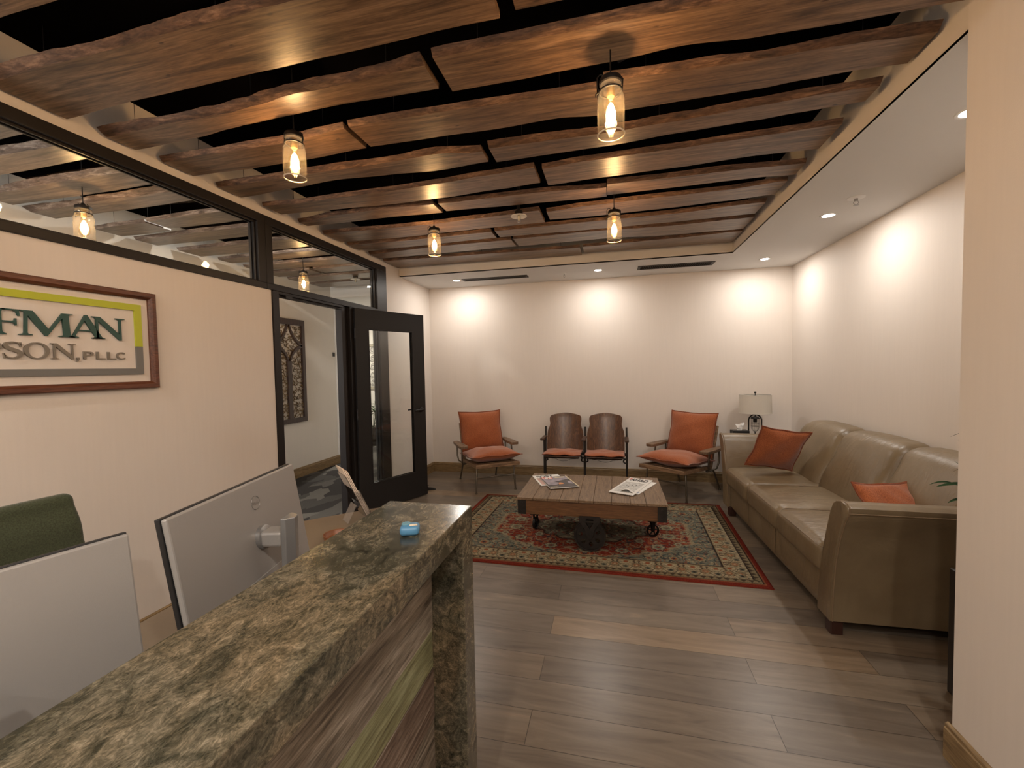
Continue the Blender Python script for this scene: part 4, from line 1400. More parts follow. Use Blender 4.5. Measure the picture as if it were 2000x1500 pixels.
def letter(ch):
    """outlines in a unit cap-height box; each entry is filled on its own"""
    if ch == 'F':
        return [[stemmed(0.12, 0.27, 0, 1, 0.10)], [[(0.27, 0.95), (0.27, 1.0), (0.72, 1.0), (0.74, 0.74), (0.70, 0.74), (0.66, 0.88), (0.56, 0.95)]],
                [[(0.27, 0.47), (0.27, 0.53), (0.52, 0.53), (0.60, 0.56), (0.61, 0.64), (0.65, 0.64), (0.65, 0.36), (0.61, 0.36), (0.60, 0.44), (0.52, 0.47)]]]
    if ch == 'M':
        return [[[(0.0, 0), (0.27, 0), (0.27, 0.035), (0.185, 0.06), (0.17, 0.10), (0.19, 0.80), (0.54, 0.0), (0.58, 0.0), (0.93, 0.80), (0.95, 0.10), (0.94, 0.06), (0.84, 0.035), (0.84, 0), (1.20, 0), (1.20, 0.035), (1.12, 0.06), (1.10, 0.10), (1.07, 0.90), (1.10, 0.945), (1.17, 0.965), (1.17, 1.0), (0.93, 1.0), (0.62, 0.27), (0.30, 1.0), (0.03, 1.0), (0.03, 0.965), (0.11, 0.945), (0.135, 0.90), (0.105, 0.10), (0.09, 0.06), (0.0, 0.035)]]]
    if ch == 'A':
        return [[[(-0.02, 0), (0.24, 0), (0.24, 0.035), (0.17, 0.05), (0.15, 0.09), (0.235, 0.30), (0.60, 0.30), (0.69, 0.09), (0.68, 0.05), (0.60, 0.035), (0.60, 0), (0.96, 0), (0.96, 0.035), (0.89, 0.055), (0.86, 0.10), (0.49, 1.03), (0.43, 1.03), (0.09, 0.10), (0.06, 0.055), (-0.02, 0.035)],
                 [(0.255, 0.355), (0.575, 0.355), (0.415, 0.77)]]]
    if ch == 'N':
        return [[[(0.0, 0), (0.28, 0), (0.28, 0.035), (0.20, 0.055), (0.18, 0.10), (0.18, 0.80), (0.84, -0.04), (0.90, -0.04), (0.90, 0.90), (0.92, 0.945), (1.02, 0.965), (1.02, 1.0), (0.72, 1.0), (0.72, 0.965), (0.81, 0.945), (0.835, 0.90), (0.835, 0.24), (0.24, 1.0), (0.0, 1.0), (0.0, 0.965), (0.08, 0.945), (0.11, 0.90), (0.11, 0.10), (0.09, 0.055), (0.0, 0.035)]]]
    if ch == 'P':
        o_ = stemmed(0.12, 0.27, 0, 1, 0.10)
        bowl = [(0.27, 1.0), (0.50, 0.99), (0.64, 0.92), (0.70, 0.76), (0.66, 0.60), (0.54, 0.49), (0.36, 0.46), (0.27, 0.46)]
        inn = [(0.27, 0.93), (0.44, 0.93), (0.54, 0.86), (0.56, 0.75), (0.54, 0.63), (0.46, 0.55), (0.34, 0.52), (0.27, 0.52)]
        return [[o_], [bowl, inn]]
    if ch == 'O':
        return [[ell(0.52, 0.5, 0.52, 0.53), [(0.52 + 0.35 * math.cos(t_ * PI / 20) + 0.0, 0.5 + 0.47 * math.sin(t_ * PI / 20)) for t_ in range(40)]]]
    if ch == 'S':
        cl = [(0.62, 0.80), (0.56, 0.93), (0.42, 0.985), (0.26, 0.975), (0.13, 0.89), (0.10, 0.76), (0.16, 0.64), (0.30, 0.55), (0.46, 0.47), (0.58, 0.37), (0.61, 0.23), (0.54, 0.09), (0.38, 0.015), (0.22, 0.03), (0.08, 0.12), (0.03, 0.25)]
        wd = [0.02, 0.03, 0.035, 0.05, 0.07, 0.085, 0.095, 0.10, 0.10, 0.095, 0.085, 0.065, 0.04, 0.03, 0.03, 0.02]
        # smooth the centre line
        P_ = []
        for i in range(len(cl) - 1):
            p0, p1, p2, p3 = cl[max(0, i - 1)], cl[i], cl[i + 1], cl[min(len(cl) - 1, i + 2)]
            for q in range(5):
                t_ = q / 5
                P_.append(tuple(0.5 * ((2 * p1[a]) + (-p0[a] + p2[a]) * t_ + (2 * p0[a] - 5 * p1[a] + 4 * p2[a] - p3[a]) * t_ ** 2 + (-p0[a] + 3 * p1[a] - 3 * p2[a] + p3[a]) * t_ ** 3) for a in (0, 1)) + (wd[i] + (wd[i + 1] - wd[i]) * t_,))
        P_.append((*cl[-1], wd[-1]))
        l_, r_ = [], []
        for i, (x, y, w2) in enumerate(P_):
            a_, b_ = P_[max(0, i - 1)], P_[min(len(P_) - 1, i + 1)]
            dx, dy = b_[0] - a_[0], b_[1] - a_[1]
            ln = math.hypot(dx, dy)
            l_.append((x - dy / ln * w2, y + dx / ln * w2))
            r_.append((x + dy / ln * w2, y - dx / ln * w2))
        return [[l_ + r_[::-1]], [[(0.60, 0.99), (0.655, 0.99), (0.645, 0.70), (0.605, 0.70)]], [[(0.0, 0.32), (0.045, 0.32), (0.075, 0.02), (0.02, 0.0)]]]
    if ch == ',':
        return [[[(0.30, 0.9), (0.75, 0.95), (0.85, 0.6), (0.55, 0.1), (0.15, 0.0), (0.45, 0.35), (0.25, 0.6)]]]
    return []


def put_letter(ch, y0_, y1_, z0_, z1_, mat, name):
    parts = letter(ch)
    xs = [q[0] for pt in parts for sp in pt for q in sp]
    ys = [q[1] for pt in parts for sp in pt for q in sp]
    ax, bx_, ay, by = min(xs), max(xs), (0.0 if ch not in ',' else min(ys)), (1.0 if ch not in ',' else max(ys))
    mes = []
    big = MB()
    for pt in parts:
        sp2 = [[((x - ax) / (bx_ - ax) * (y1_ - y0_) + y0_, (y - ay) / (by - ay) * (z1_ - z0_) + z0_) for x, y in sp] for sp in pt]
        me = curve_mesh(sp2, 0.005)
        n0 = len(big.v)
        big.v += [tuple(v.co) for v in me.vertices]
        big.f += [tuple(i + n0 for i in p_.vertices) for p_ in me.polygons]
        big.mi += [0] * len(me.polygons)
        bpy.data.meshes.remove(me)
    T = TW.copy()
    T[0][3] = 0.012
    return big.xf(T).build(name, mat, sg)


for ch, a, b in (('F', 1.245, 1.334), ('M', 1.328, 1.527), ('A', 1.503, 1.652), ('N', 1.600, 1.745)):
    put_letter(ch, a, b, 1.648, 1.757, M['signgreen'], 'green_letter')
for ch, a, b, za, zb in (('P', 1.205, 1.272, 1.545, 1.616), ('S', 1.275, 1.338, 1.546, 1.616), ('O', 1.341, 1.429, 1.546, 1.616), ('N', 1.434, 1.528, 1.545, 1.617), (',', 1.528, 1.541, 1.533, 1.553)):
    put_letter(ch, a, b, za, zb, M['lettergrey'], 'grey_letter')
for ch, a, b in (('P', 1.558, 1.600), ('L', 1.612, 1.650), ('L', 1.660, 1.698), ('C', 1.701, 1.741)):
    me = text_mesh(ch, 1.0, 0.08, 0.012)
    T = TW.copy()
    T[0][3] = 0.010
    n_ = len(me.vertices)
    fit_mesh(me, (a, b, 1.545, 1.583), Matrix.Identity(4))
    for v in me.vertices:
        v.co.z = 0.005 if v.co.z > 0 else -0.003
    me.transform(T)
    mesh_obj('grey_letter', me, M['lettergrey'], sg)

# ================================================================== RUG
def build_rug():
    nx, ny = 560, 400
    c = [(-1.475, 3.045), (1.0, 3.022), (1.052, 4.745), (-1.43, 4.70)]
    u = np.linspace(0, 1, nx + 1)
    v = np.linspace(0, 1, ny + 1)
    U, V_ = np.meshgrid(u, v)
    X = (1 - U) * (1 - V_) * c[0][0] + U * (1 - V_) * c[1][0] + U * V_ * c[2][0] + (1 - U) * V_ * c[3][0]
    Y = (1 - U) * (1 - V_) * c[0][1] + U * (1 - V_) * c[1][1] + U * V_ * c[2][1] + (1 - U) * V_ * c[3][1]
    a = (U - 0.5) * 2.48
    b = (V_ - 0.5) * 1.72
    A, B = np.abs(a), np.abs(b)
    rng = np.random.default_rng(5)
    red = np.array([0.27, 0.035, 0.018]); rust = np.array([0.33, 0.10, 0.04]); ivory = np.array([0.50, 0.41, 0.25])
    tan = np.array([0.33, 0.25, 0.14]); navy = np.array([0.030, 0.040, 0.048]); sage = np.array([0.17, 0.18, 0.13]); blue = np.array([0.10, 0.135, 0.14])
    dark = np.array([0.035, 0.020, 0.014])
    col = np.zeros(U.shape + (3,))
    col[:] = red

    def mixc(mask, cc, k=1.0):
        mk = (np.clip(mask, 0, 1) * k)[..., None]
        col[:] = col * (1 - mk) + cc * mk

    def soft(x, w_=0.004):
        return np.clip(0.5 + x / (2 * w_), 0, 1)

    # smooth random fields (sum of sines) and palmette fields
    def fld(sx, sy, seed, k=9):
        r = np.random.default_rng(seed)
        o = np.zeros(U.shape)
        for _ in range(k):
            an = r.uniform(0, 2 * np.pi)
            f = r.uniform(0.7, 1.4)
            o += np.sin(f * (np.cos(an) * A * sx + np.sin(an) * B * sy) + r.uniform(0, 6.28))
        return o / np.sqrt(k / 2)

    def vines(scale, seed, thick):
        w1 = fld(scale, scale, seed)
        w2 = fld(scale * 0.8, scale * 0.8, seed + 1)
        return soft(thick - np.abs(w1 + 0.6 * np.sin(3 * w2)), 0.06)

    ex = A - 1.24 + 0.36
    ey = B - 0.86 + 0.30
    field = (A < 0.93) & (B < 0.60)
    # corner ground: blue/sage with small flowers, split from the red medallion field by scalloped arcs
    r_med = (A / 0.86) ** 1.5 + (B / 0.60) ** 2.2
    sc = 0.05 * np.sin(np.arctan2(B, A) * 18) + 0.02 * np.sin(np.arctan2(B, A) * 41)
    corner = soft(r_med + sc - 1.0, 0.02)
    base_corner = sage * 0.75 + blue * 0.25 + ivory * 0.08
    mixc(corner, base_corner)
    mixc(corner * vines(52, 11, 0.50), ivory * 0.8, 0.85)
    mixc(corner * vines(60, 21, 0.34), navy, 0.85)
    mixc(corner * vines(70, 23, 0.22), rust, 0.6)
    ring = soft(0.030 - np.abs(r_med + sc - 1.0), 0.01)
    mixc(ring, ivory * 0.8, 0.8)
    inner = 1 - corner
    # central medallion, sage ground
    r2 = (A / 0.50) ** 1.6 + (B / 0.34) ** 1.7 + 0.07 * np.sin(np.arctan2(B, A * 0.7) * 16)
    med = soft(1.0 - r2, 0.02)
    mixc(inner * vines(30, 31, 0.30), rust * 1.2, 0.8)
    mixc(inner * vines(26, 41, 0.17), ivory * 0.85, 0.9)
    mixc(inner * vines(48, 47, 0.22), navy, 0.85)
    mixc(inner * vines(75, 91, 0.22), tan * 1.1, 0.75)
    mixc(med, sage * 0.8 + rust * 0.15)
    mixc(med * vines(34, 51, 0.28), ivory * 0.7, 0.85)
    mixc(med * vines(40, 61, 0.22), red, 0.8)
    mixc(med * vines(55, 67, 0.2), dark, 0.8)
    mixc(soft(0.04 - np.abs(r2 - 1.0), 0.015), dark, 0.9)
    # palmettes: rosettes with petals at mirrored spots
    def rosette(cx, cy, r, petals, c1, c2, c3):
        dx, dy = A - cx, B - cy
        rr = np.hypot(dx, dy)
        th = np.arctan2(dy, dx)
        e = r * (0.72 + 0.28 * np.abs(np.cos(th * petals / 2)))
        mixc(soft(e * 1.18 - rr), navy, 0.9)
        mixc(soft(e - rr), c1)
        mixc(soft(e * 0.62 - rr), c2)
        mixc(soft(e * 0.30 - rr), c3)
    for cx, cy, r, pt in ((0.66, 0.10, 0.060, 8), (0.56, 0.34, 0.052, 7), (0.28, 0.46, 0.050, 8), (0.0, 0.50, 0.055, 9), (0.40, 0.06, 0.045, 7),
                          (0.80, 0.0, 0.040, 6), (0.12, 0.18, 0.05, 8), (0.0, 0.0, 0.075, 10), (0.72, 0.26, 0.035, 6), (0.42, 0.24, 0.04, 6), (0.14, 0.36, 0.034, 6), (0.26, 0.14, 0.034, 6)):
        rosette(cx, cy, r, pt, ivory * 0.9, sage, red)
    for cx, cy, r, pt in ((0.84, 0.50, 0.05, 8), (0.66, 0.53, 0.04, 7), (0.86, 0.32, 0.038, 6), (0.48, 0.555, 0.032, 6), (0.76, 0.42, 0.03, 6)):
        rosette(cx, cy, r, pt, ivory * 0.7, rust, navy)
    # feathery plumes out from the medallion's ends
    for k in range(7):
        off = (k - 3) * 0.030
        yc = off * (1 + 5 * (A - 0.5)) 
        mixc(inner * soft(0.004 + 0.0 * A - np.abs(B - np.abs(yc)), 0.004) * (A > 0.5) * (A < 0.78), ivory * 0.8, 0.8)
    # ---- borders, measured from the rug's edge
    dx_, dy_ = 1.24 - A, 0.86 - B
    dd = np.minimum(dx_, dy_)
    # inner dark guard
    fieldedge = 0.262
    bmask = soft(fieldedge - dd, 0.002)
    bc = np.zeros_like(col)
    bc[:] = ivory * 0.92
    keep = col.copy()
    col[:] = bc
    s_ = np.where(dx_ < dy_, B, A)         # running coordinate along the border
    per = 0.155
    ph = (s_ % per) / per - 0.5
    q = (dd - 0.165) / 0.085
    # arabesque: mirrored scrolls and palmettes
    for kk, (f1, f2, tt, cc) in enumerate(((1, 2.2, 0.16, dark), (2, 3.6, 0.14, navy), (3, 5.0, 0.12, dark), (2, 1.6, 0.12, rust))):
        g_ = np.sin(2 * np.pi * f1 * np.abs(ph) + f2 * q * 1.7 + 0.6 * np.sin(q * 6)) + 0.55 * np.cos(q * (5 + 2 * kk) + 6 * np.abs(ph))
        mixc(soft(tt - np.abs(g_), 0.05), cc, 0.85)
    rr = np.hypot(ph * per, (dd - 0.165)) 
    th = np.arctan2(dd - 0.165, ph * per)
    e = 0.036 * (0.7 + 0.3 * np.abs(np.cos(3.5 * th)))
    mixc(soft(e * 1.2 - rr), dark, 0.9)
    mixc(soft(e - rr), tan)
    mixc(soft(e * 0.6 - rr), rust)
    mixc(soft(e * 0.28 - rr), ivory)
    p2 = ((s_ + per / 2) % per) / per - 0.5
    rr = np.hypot(p2 * per, (dd - 0.135))
    mixc(soft(0.020 - rr), sage * 0.8)
    mixc(soft(0.010 - rr), dark)
    rr = np.hypot(p2 * per, (dd - 0.215))
    mixc(soft(0.016 - rr), rust)
    # guards
    for lo, hi, cc in ((0.250, 0.262, dark), (0.240, 0.250, tan), (0.092, 0.098, dark), (0.050, 0.092, tan * 0.8), (0.044, 0.050, dark)):
        mixc(((dd >= lo) & (dd < hi)).astype(float), cc)
    zz = ((s_ % 0.05) / 0.05 - 0.5)
    mixc(((dd > 0.052) & (dd < 0.09)).astype(float) * soft(0.2 - np.abs(np.abs(zz) * 1.0 - (dd - 0.071) * 12), 0.05), dark, 0.85)
    mixc((dd < 0.034).astype(float), red * 0.8)
    mixc(((dd > 0.034) & (dd < 0.044)).astype(float), rust * 0.8, 0.9)
    border = col.copy()
    col[:] = keep * (1 - bmask[..., None]) + border * bmask[..., None]
    # woven irregularity
    col *= 0.54
    col *= (0.72 + 0.56 * rng.random(U.shape))[..., None]
    col *= 0.95 + 0.10 * np.sin(V_ * ny * 0.9)[..., None]
    # geometry
    top = 0.010 - 0.004 * (dd < 0.006)
    verts = np.stack([X, Y, top], -1).reshape(-1, 3)
    i = np.arange(nx)[None, :] + (nx + 1) * np.arange(ny)[:, None]
    faces = np.stack([i, i + 1, i + nx + 2, i + nx + 1], -1).reshape(-1, 4)
    nb = len(verts)
    bot = verts[[0, nx, (nx + 1) * (ny + 1) - 1, (nx + 1) * ny]].copy()
    # skirt ring to the floor
    ringi = list(range(0, nx + 1)) + [nx + (nx + 1) * k_ for k_ in range(1, ny + 1)] + [(nx + 1) * ny + k_ for k_ in range(nx - 1, -1, -1)] + [(nx + 1) * k_ for k_ in range(ny - 1, 0, -1)]
    low = verts[ringi].copy()
    low[:, 2] = 0.0008
    n2 = len(ringi)
    sk = np.array([[ringi[(k_ + 1) % n2], ringi[k_], nb + k_, nb + (k_ + 1) % n2] for k_ in range(n2)])
    allv = np.vstack([verts, low])
    me = bpy.data.meshes.new('pile')
    me.from_pydata(allv.tolist(), [], np.vstack([faces, sk]).tolist())
    ca = me.color_attributes.new('pattern', 'FLOAT_COLOR', 'POINT')
    cc = np.ones((len(allv), 4), dtype=np.float32)
    cc[:nb, :3] = np.clip(col.reshape(-1, 3), 0, 1)
    cc[nb:, :3] = red * 0.8
    ca.data.foreach_set('color', cc.ravel())
    me.materials.append(M['rug'])
    me.update()
    o = bpy.data.objects.new('area_rug', me)
    COL.objects.link(o)
    return tag(o, 'red, ivory and grey-blue patterned rug under the coffee table', 'rug')


build_rug()
RZ = 0.0102

# ================================================================== SOFA
SA = math.atan(0.0286)
SL, SD = 2.33, 0.93
# local frame: x = depth from the front edge, y = length from the near arm
sofa = thing('leather_sofa', 'taupe leather three-seat sofa with flared arms along the right wall', 'sofa', (1.115, 2.41, 0), SA)


def arm_obj(side):
    """side 0: near arm, 1: far arm; section in (y,z) swept along x"""
    sec = [(0.150, 0.085), (0.140, 0.25), (0.118, 0.42), (0.078, 0.56), (0.032, 0.665), (-0.002, 0.715), (-0.004, 0.742), (0.016, 0.757), (0.050, 0.760),
           (0.095, 0.750), (0.128, 0.728), (0.155, 0.68), (0.192, 0.58), (0.232, 0.46), (0.262, 0.32), (0.288, 0.18), (0.292, 0.085)]
    if side:
        sec = [(SL - y, z) for y, z in sec]
    mb = MB()
    st_ = [(0.0, 0.94), (0.006, 0.985), (0.02, 1.0), (0.10, 1.0), (0.25, 0.998), (0.5, 0.99), (0.75, 0.985), (0.90, 0.985), (0.925, 0.97)]
    cy = sum(p_[0] for p_ in sec) / len(sec)
    vs = []
    for x, s in st_:
        for y, z in sec:
            yy = cy + (y - cy) * s
            zz = 0.42 + (z - 0.42) * (0.97 + 0.03 * s if s < 1 else 1) if s < 1 else z
            vs.append((x, yy, zz - 0.012 * max(0, x - 0.1) * (z > 0.6)))
    k = len(sec)
    fs = []
    for i in range(len(st_) - 1):
        for a in range(k):
            b = (a + 1) % k
            fs.append((i * k + a, (i + 1) * k + a, (i + 1) * k + b, i * k + b))
    fs.append(tuple(range(k)))
    fs.append(tuple((len(st_) - 1) * k + k - 1 - a for a in range(k)))
    mb.add(vs, fs)
    o = mb.build('arm', M['leather'], sofa, smooth=0.9)
    # piping around the front panel and along the top edge
    pz = MB()
    pz.tube([(0.012, y, z) for y, z in sec], 0.0042, 8)
    i0 = 5
    pz.tube([(x, sec[i0][0] + (0.001 if side else -0.001), sec[i0][1] - 0.012 * max(0, x - 0.1)) for x, s in st_[1:-1]], 0.003, 8)
    pz.build('piping', M['leatherdark'], o, smooth=True)
    return o


M['leatherdark'] = plain('leather_piping', (0.17, 0.115, 0.065), 0.4)
arm_obj(0)
arm_obj(1)
# base rail under the cushions
bs = rbox(0.80, SL - 0.56, 0.22, 0.018, 6)
bs.xf(Tr(0.425, SL / 2, 0.195)).build('seat_base', M['leather'], sofa, smooth=True)
for yy in (0.2 + (SL - 0.4) / 3 + 0.10, 0.2 + (SL - 0.4) * 2 / 3 + 0.03):
    MB().tube([(0.022, yy, 0.10), (0.021, yy, 0.29)], 0.0025, 6).build('base_seam', M['leatherdark'], sofa, smooth=True)
cw = (SL - 0.50) / 3
for k in range(3):
    yc = 0.25 + cw * (k + 0.5)

    def fseat(q, p, k=k):
        # sag, rounded front nose, and soft creases near the seams
        if p[2] > 0:
            q.z += 0.004 * math.sin(26 * q.x + 3 * k) * (1 - p[0] ** 2) * max(0, abs(p[1]) - 0.3) * 2
            q.z += 0.012 * (1 - p[0] ** 2) * (1 - p[1] ** 2)
        if p[0] < 0:
            q.x -= 0.016 * (1 - p[2] ** 2) * (1 - 0.3 * p[1] ** 2)
            q.z -= 0.02 * (p[2] > 0.4) * 0
        return q
    sc_ = rbox(0.66, cw - 0.002, 0.185, 0.045, 16, (0, 0.004, 0.010), fseat)
    o = sc_.xf(Tr(0.330, yc, 0.375)).build('seat_cushion', M['leather'], sofa, smooth=2.5)
    pp_ = MB()
    zt, zb = 0.375 + 0.078, 0.375 - 0.080
    ye = cw / 2 - 0.012
    pp_.tube([(0.55, yc - ye, zt + 0.004), (0.06, yc - ye, zt + 0.004), (0.012, yc - ye, zt - 0.014), (0.002, yc - ye * 0.9, zt - 0.012), (-0.004, yc, zt - 0.006), (0.002, yc + ye * 0.9, zt - 0.012), (0.012, yc + ye, zt - 0.014), (0.06, yc + ye, zt + 0.004), (0.55, yc + ye, zt + 0.004)], 0.0028, 6)
    pp_.build('cushion_piping', M['leatherdark'], o, smooth=True)
bwid = (SL - 0.26) / 3
for k in range(3):
    yc = 0.13 + bwid * (k + 0.5)

    def fback(q, p, k=k):
        # lean back, belly at the front, roll over the top
        t_ = (q.z + 0.26) / 0.52
        q.x += 0.20 * t_ + 0.03 * t_ * t_
        if p[0] < 0:
            q.x -= 0.030 * (1 - p[1] ** 2) * math.sin(min(1, max(0, t_)) * PI)
            q.x -= 0.006 * math.sin(18 * q.z + 10 * q.y * p[1] + k) * max(0, abs(p[1]) - 0.35) * 2.2
            q.x += 0.006 * math.sin(30 * q.y + 6 * q.z) * max(0, 0.5 - t_)
        q.z += 0.014 * (1 - p[1] ** 2) * t_
        if k in (0, 2):
            # end cushions slope down towards the arm
            e = max(0, (p[1] if k == 2 else -p[1]) - 0.55) / 0.45
            q.z -= 0.035 * e * e * t_
        return q
    bc_ = rbox(0.22, bwid + 0.004, 0.52, 0.075, 18, (0.0, 0.002, 0), fback)
    bc_.xf(Tr(0.605, yc, 0.655)).build('back_cushion', M['leather'], sofa, smooth=2.5)
bf = rbox(0.13, SL - 0.24, 0.70, 0.03, 6, (0, 0, 0), lambda q, p: (setattr(q, 'x', q.x + 0.05 * (q.z / 0.35)) or q))
bf.xf(Tr(0.835, SL / 2, 0.44)).build('back_frame', M['leather'], sofa, smooth=True)
for x, y in ((0.045, 0.20), (0.045, SL - 0.28), (0.85, 0.22), (0.85, SL - 0.22)):
    MB().prism([(x - 0.03, y - 0.03), (x + 0.03, y - 0.03), (x + 0.03, y + 0.03), (x - 0.03, y + 0.03)], 0, 0.088).build('leg', M['sofaleg'], sofa, bevel=0.004)

# loose cushions on the sofa
def loose_cushion(c, size, rx, ry, rz, label, seed, thick):
    t = thing('throw_pillow', label, 'throw pillow', c, 0, 'rust orange throw pillows on the sofa')
    T = Rz(rz) @ Ry(ry) @ Rx(rx)
    pillow_obj('cover', size, size, thick, T, M['orange'], M['orangepipe'], t, seed, 0.07, 0.012)
    return t


loose_cushion((1.385, 4.140, 0.712), 0.40, -1.132, 0.149, 0.199, 'rust orange throw pillow leaning in the far corner of the sofa', 3, 0.12)
loose_cushion((1.575, 2.86, 0.592), 0.36, -0.049, 0.88, -1.268, 'rust orange throw pillow half hidden behind the near sofa arm', 4, 0.10)


# ================================================================== LOUNGE CHAIRS
def lounge_chair(label, O, yaw, seed):
    """faces local -y"""
    t = thing('lounge_chair', label, 'armchair', O, yaw, 'steel-tube lounge chairs with rust orange cushions')
    # wooden seat deck and rails
    def z_at(y):
        return 0.345 - 0.055 * (y + 0.34)
    s = MB()
    T = Tr(0, -0.34, 0.345) @ Rx(math.radians(-3.2))
    s.box(-0.268, 0.268, 0.0, 0.045, -0.028, 0.014, T=T)
    s.box(-0.268, -0.225, 0.045, 0.62, -0.028, 0.012, T=T)
    s.box(0.225, 0.268, 0.045, 0.62, -0.028, 0.012, T=T)
    for k in range(4):
        y0_ = 0.07 + k * 0.12
        s.box(-0.225, 0.225, y0_, y0_ + 0.085, -0.016, 0.0, T=T)
    s.build('seat_frame', M['railwood'], t, bevel=0.004)
    # back: two posts and slats
    TB = Tr(0, 0.265, 0.312) @ Rx(math.radians(-19))
    b = MB()
    b.box(-0.265, -0.225, 0, 0.028, 0.0, 0.47, T=TB)
    b.box(0.225, 0.265, 0, 0.028, 0.0, 0.47, T=TB)
    for k in range(4):
        z0_ = 0.07 + k * 0.105
        b.box(-0.225, 0.225, 0.004, 0.020, z0_, z0_ + 0.07, T=TB)
    b.build('back_frame', M['railwood'], t, bevel=0.004)
    for sx in (-1, 1):
        # front and rear leg tubes
        MB().tube([(sx * 0.225, -0.22, 0.318), (sx * 0.229, -0.232, 0.295), (sx * 0.243, -0.24, 0.012)], 0.0105, 12).lathe([(0.0, 0.0), (0.014, 0.0), (0.014, 0.014), (0.0, 0.018)], (sx * 0.243, -0.24, 0), 14).build('leg', M['tube'], t, smooth=True)
        MB().tube([(sx * 0.225, 0.16, 0.292), (sx * 0.228, 0.30, 0.275), (sx * 0.235, 0.38, 0.235), (sx * 0.247, 0.50, 0.012)], 0.0105, 12).lathe([(0.0, 0.0), (0.014, 0.0), (0.014, 0.014), (0.0, 0.018)], (sx * 0.247, 0.50, 0), 14).build('leg', M['tube'], t, smooth=True)
        # U-shaped arm loop
        MB().tube([(sx * 0.325, 0.09, 0.502), (sx * 0.325, 0.075, 0.42), (sx * 0.322, 0.08, 0.34), (sx * 0.312, 0.105, 0.295), (sx * 0.28, 0.14, 0.278), (sx * 0.25, 0.17, 0.276), (sx * 0.28, 0.23, 0.276), (sx * 0.315, 0.285, 0.30), (sx * 0.325, 0.31, 0.36), (sx * 0.325, 0.315, 0.502)], 0.010, 12).build('arm_support', M['tube'], t, smooth=True)
        poly = [(-0.05, -0.10), (-0.03, -0.110), (0.035, -0.108), (0.05, -0.09), (0.052, 0.08), (0.044, 0.18), (0.036, 0.31), (0.02, 0.33), (-0.028, 0.33), (-0.036, 0.31), (-0.036, 0.18), (-0.048, 0.08)]
        poly = [(sx * (x) + sx * 0.325, y + 0.06) for x, y in poly]
        MB().prism(poly, 0.500, 0.534).build('armrest', M['armwood'], t, bevel=0.006)
    MB().tube([(-0.236, -0.236, 0.185), (0.236, -0.236, 0.185)], 0.0085, 10).build('stretcher', M['tube'], t, smooth=True)
    Tc = Tr(0, -0.035, 0.415) @ Rx(math.radians(-4))
    pillow_obj('seat_cushion', 0.60, 0.56, 0.165, Tc, M['orange'], M['orangepipe'], t, seed, 0.055, 0.012)
    Tk = Tr(0, 0.315, 0.655) @ Rx(math.radians(-17)) @ Rx(math.radians(90))
    pillow_obj('back_cushion', 0.55, 0.50, 0.16, Tk, M['orange'], M['orangepipe'], t, seed + 1, 0.07, 0.012)
    return t


aL = math.atan2(0.248, 0.417)
lounge_chair('rust orange cushioned lounge chair on the left, near the glass door', (-1.49, 5.03, 0.0), aL + 0.06, 10)
aR = -math.atan2(0.605, 0.796)
lounge_chair('rust orange cushioned lounge chair on the right, beside the sofa', (0.69, 5.095, 0.0), aR, 20)

# ================================================================== THEATRE SEATS
th = thing('theatre_seats', 'pair of joined vintage theatre seats in bent wood and black iron against the back wall', 'theatre seats', (-0.35, 5.30, 0.0), math.radians(-1.0))
SX = [-0.498, 0.0, 0.500]
for i, x in enumerate(SX):
    m = MB()
    m.prism([(-0.13, 0.0), (0.15, 0.0), (0.15, 0.022), (0.04, 0.04), (0.03, 0.06), (-0.01, 0.06), (-0.02, 0.04), (-0.13, 0.022)], x - 0.022, x + 0.022, 'X')
    m.box(x - 0.013, x + 0.013, -0.012, 0.012, 0.05, 0.565)
    m.tube([(x + 0.0, 0.055, 0.04), (x, 0.060, 0.22), (x, 0.075, 0.40), (x, 0.13, 0.70)], 0.012, 10)
    for z in (0.16, 0.28):
        m.box(x - 0.006, x + 0.006, 0.0, 0.06, z, z + 0.016)
    # scroll brackets below the seats
    for sx in (-1, 1):
        if (i == 0 and sx < 0) or (i == 2 and sx > 0):
            continue
        m.tube([(x, 0, 0.40), (x + sx * 0.045, -0.005, 0.392), (x + sx * 0.052, -0.005, 0.36), (x + sx * 0.03, -0.005, 0.335), (x + sx * 0.006, 0, 0.335)], 0.011, 8)
        m.tube([(x + sx * 0.034, -0.005, 0.325), (x + sx * 0.040, -0.005, 0.30), (x + sx * 0.02, -0.005, 0.285), (x, 0, 0.295)], 0.009, 8)
    m.build('iron_standard', M['rawiron'], th, bevel=0.0)
    MB().box(x - 0.024, x + 0.024, -0.17, 0.09, 0.565, 0.592).build('armrest', M['darkwood'], th, bevel=0.008)
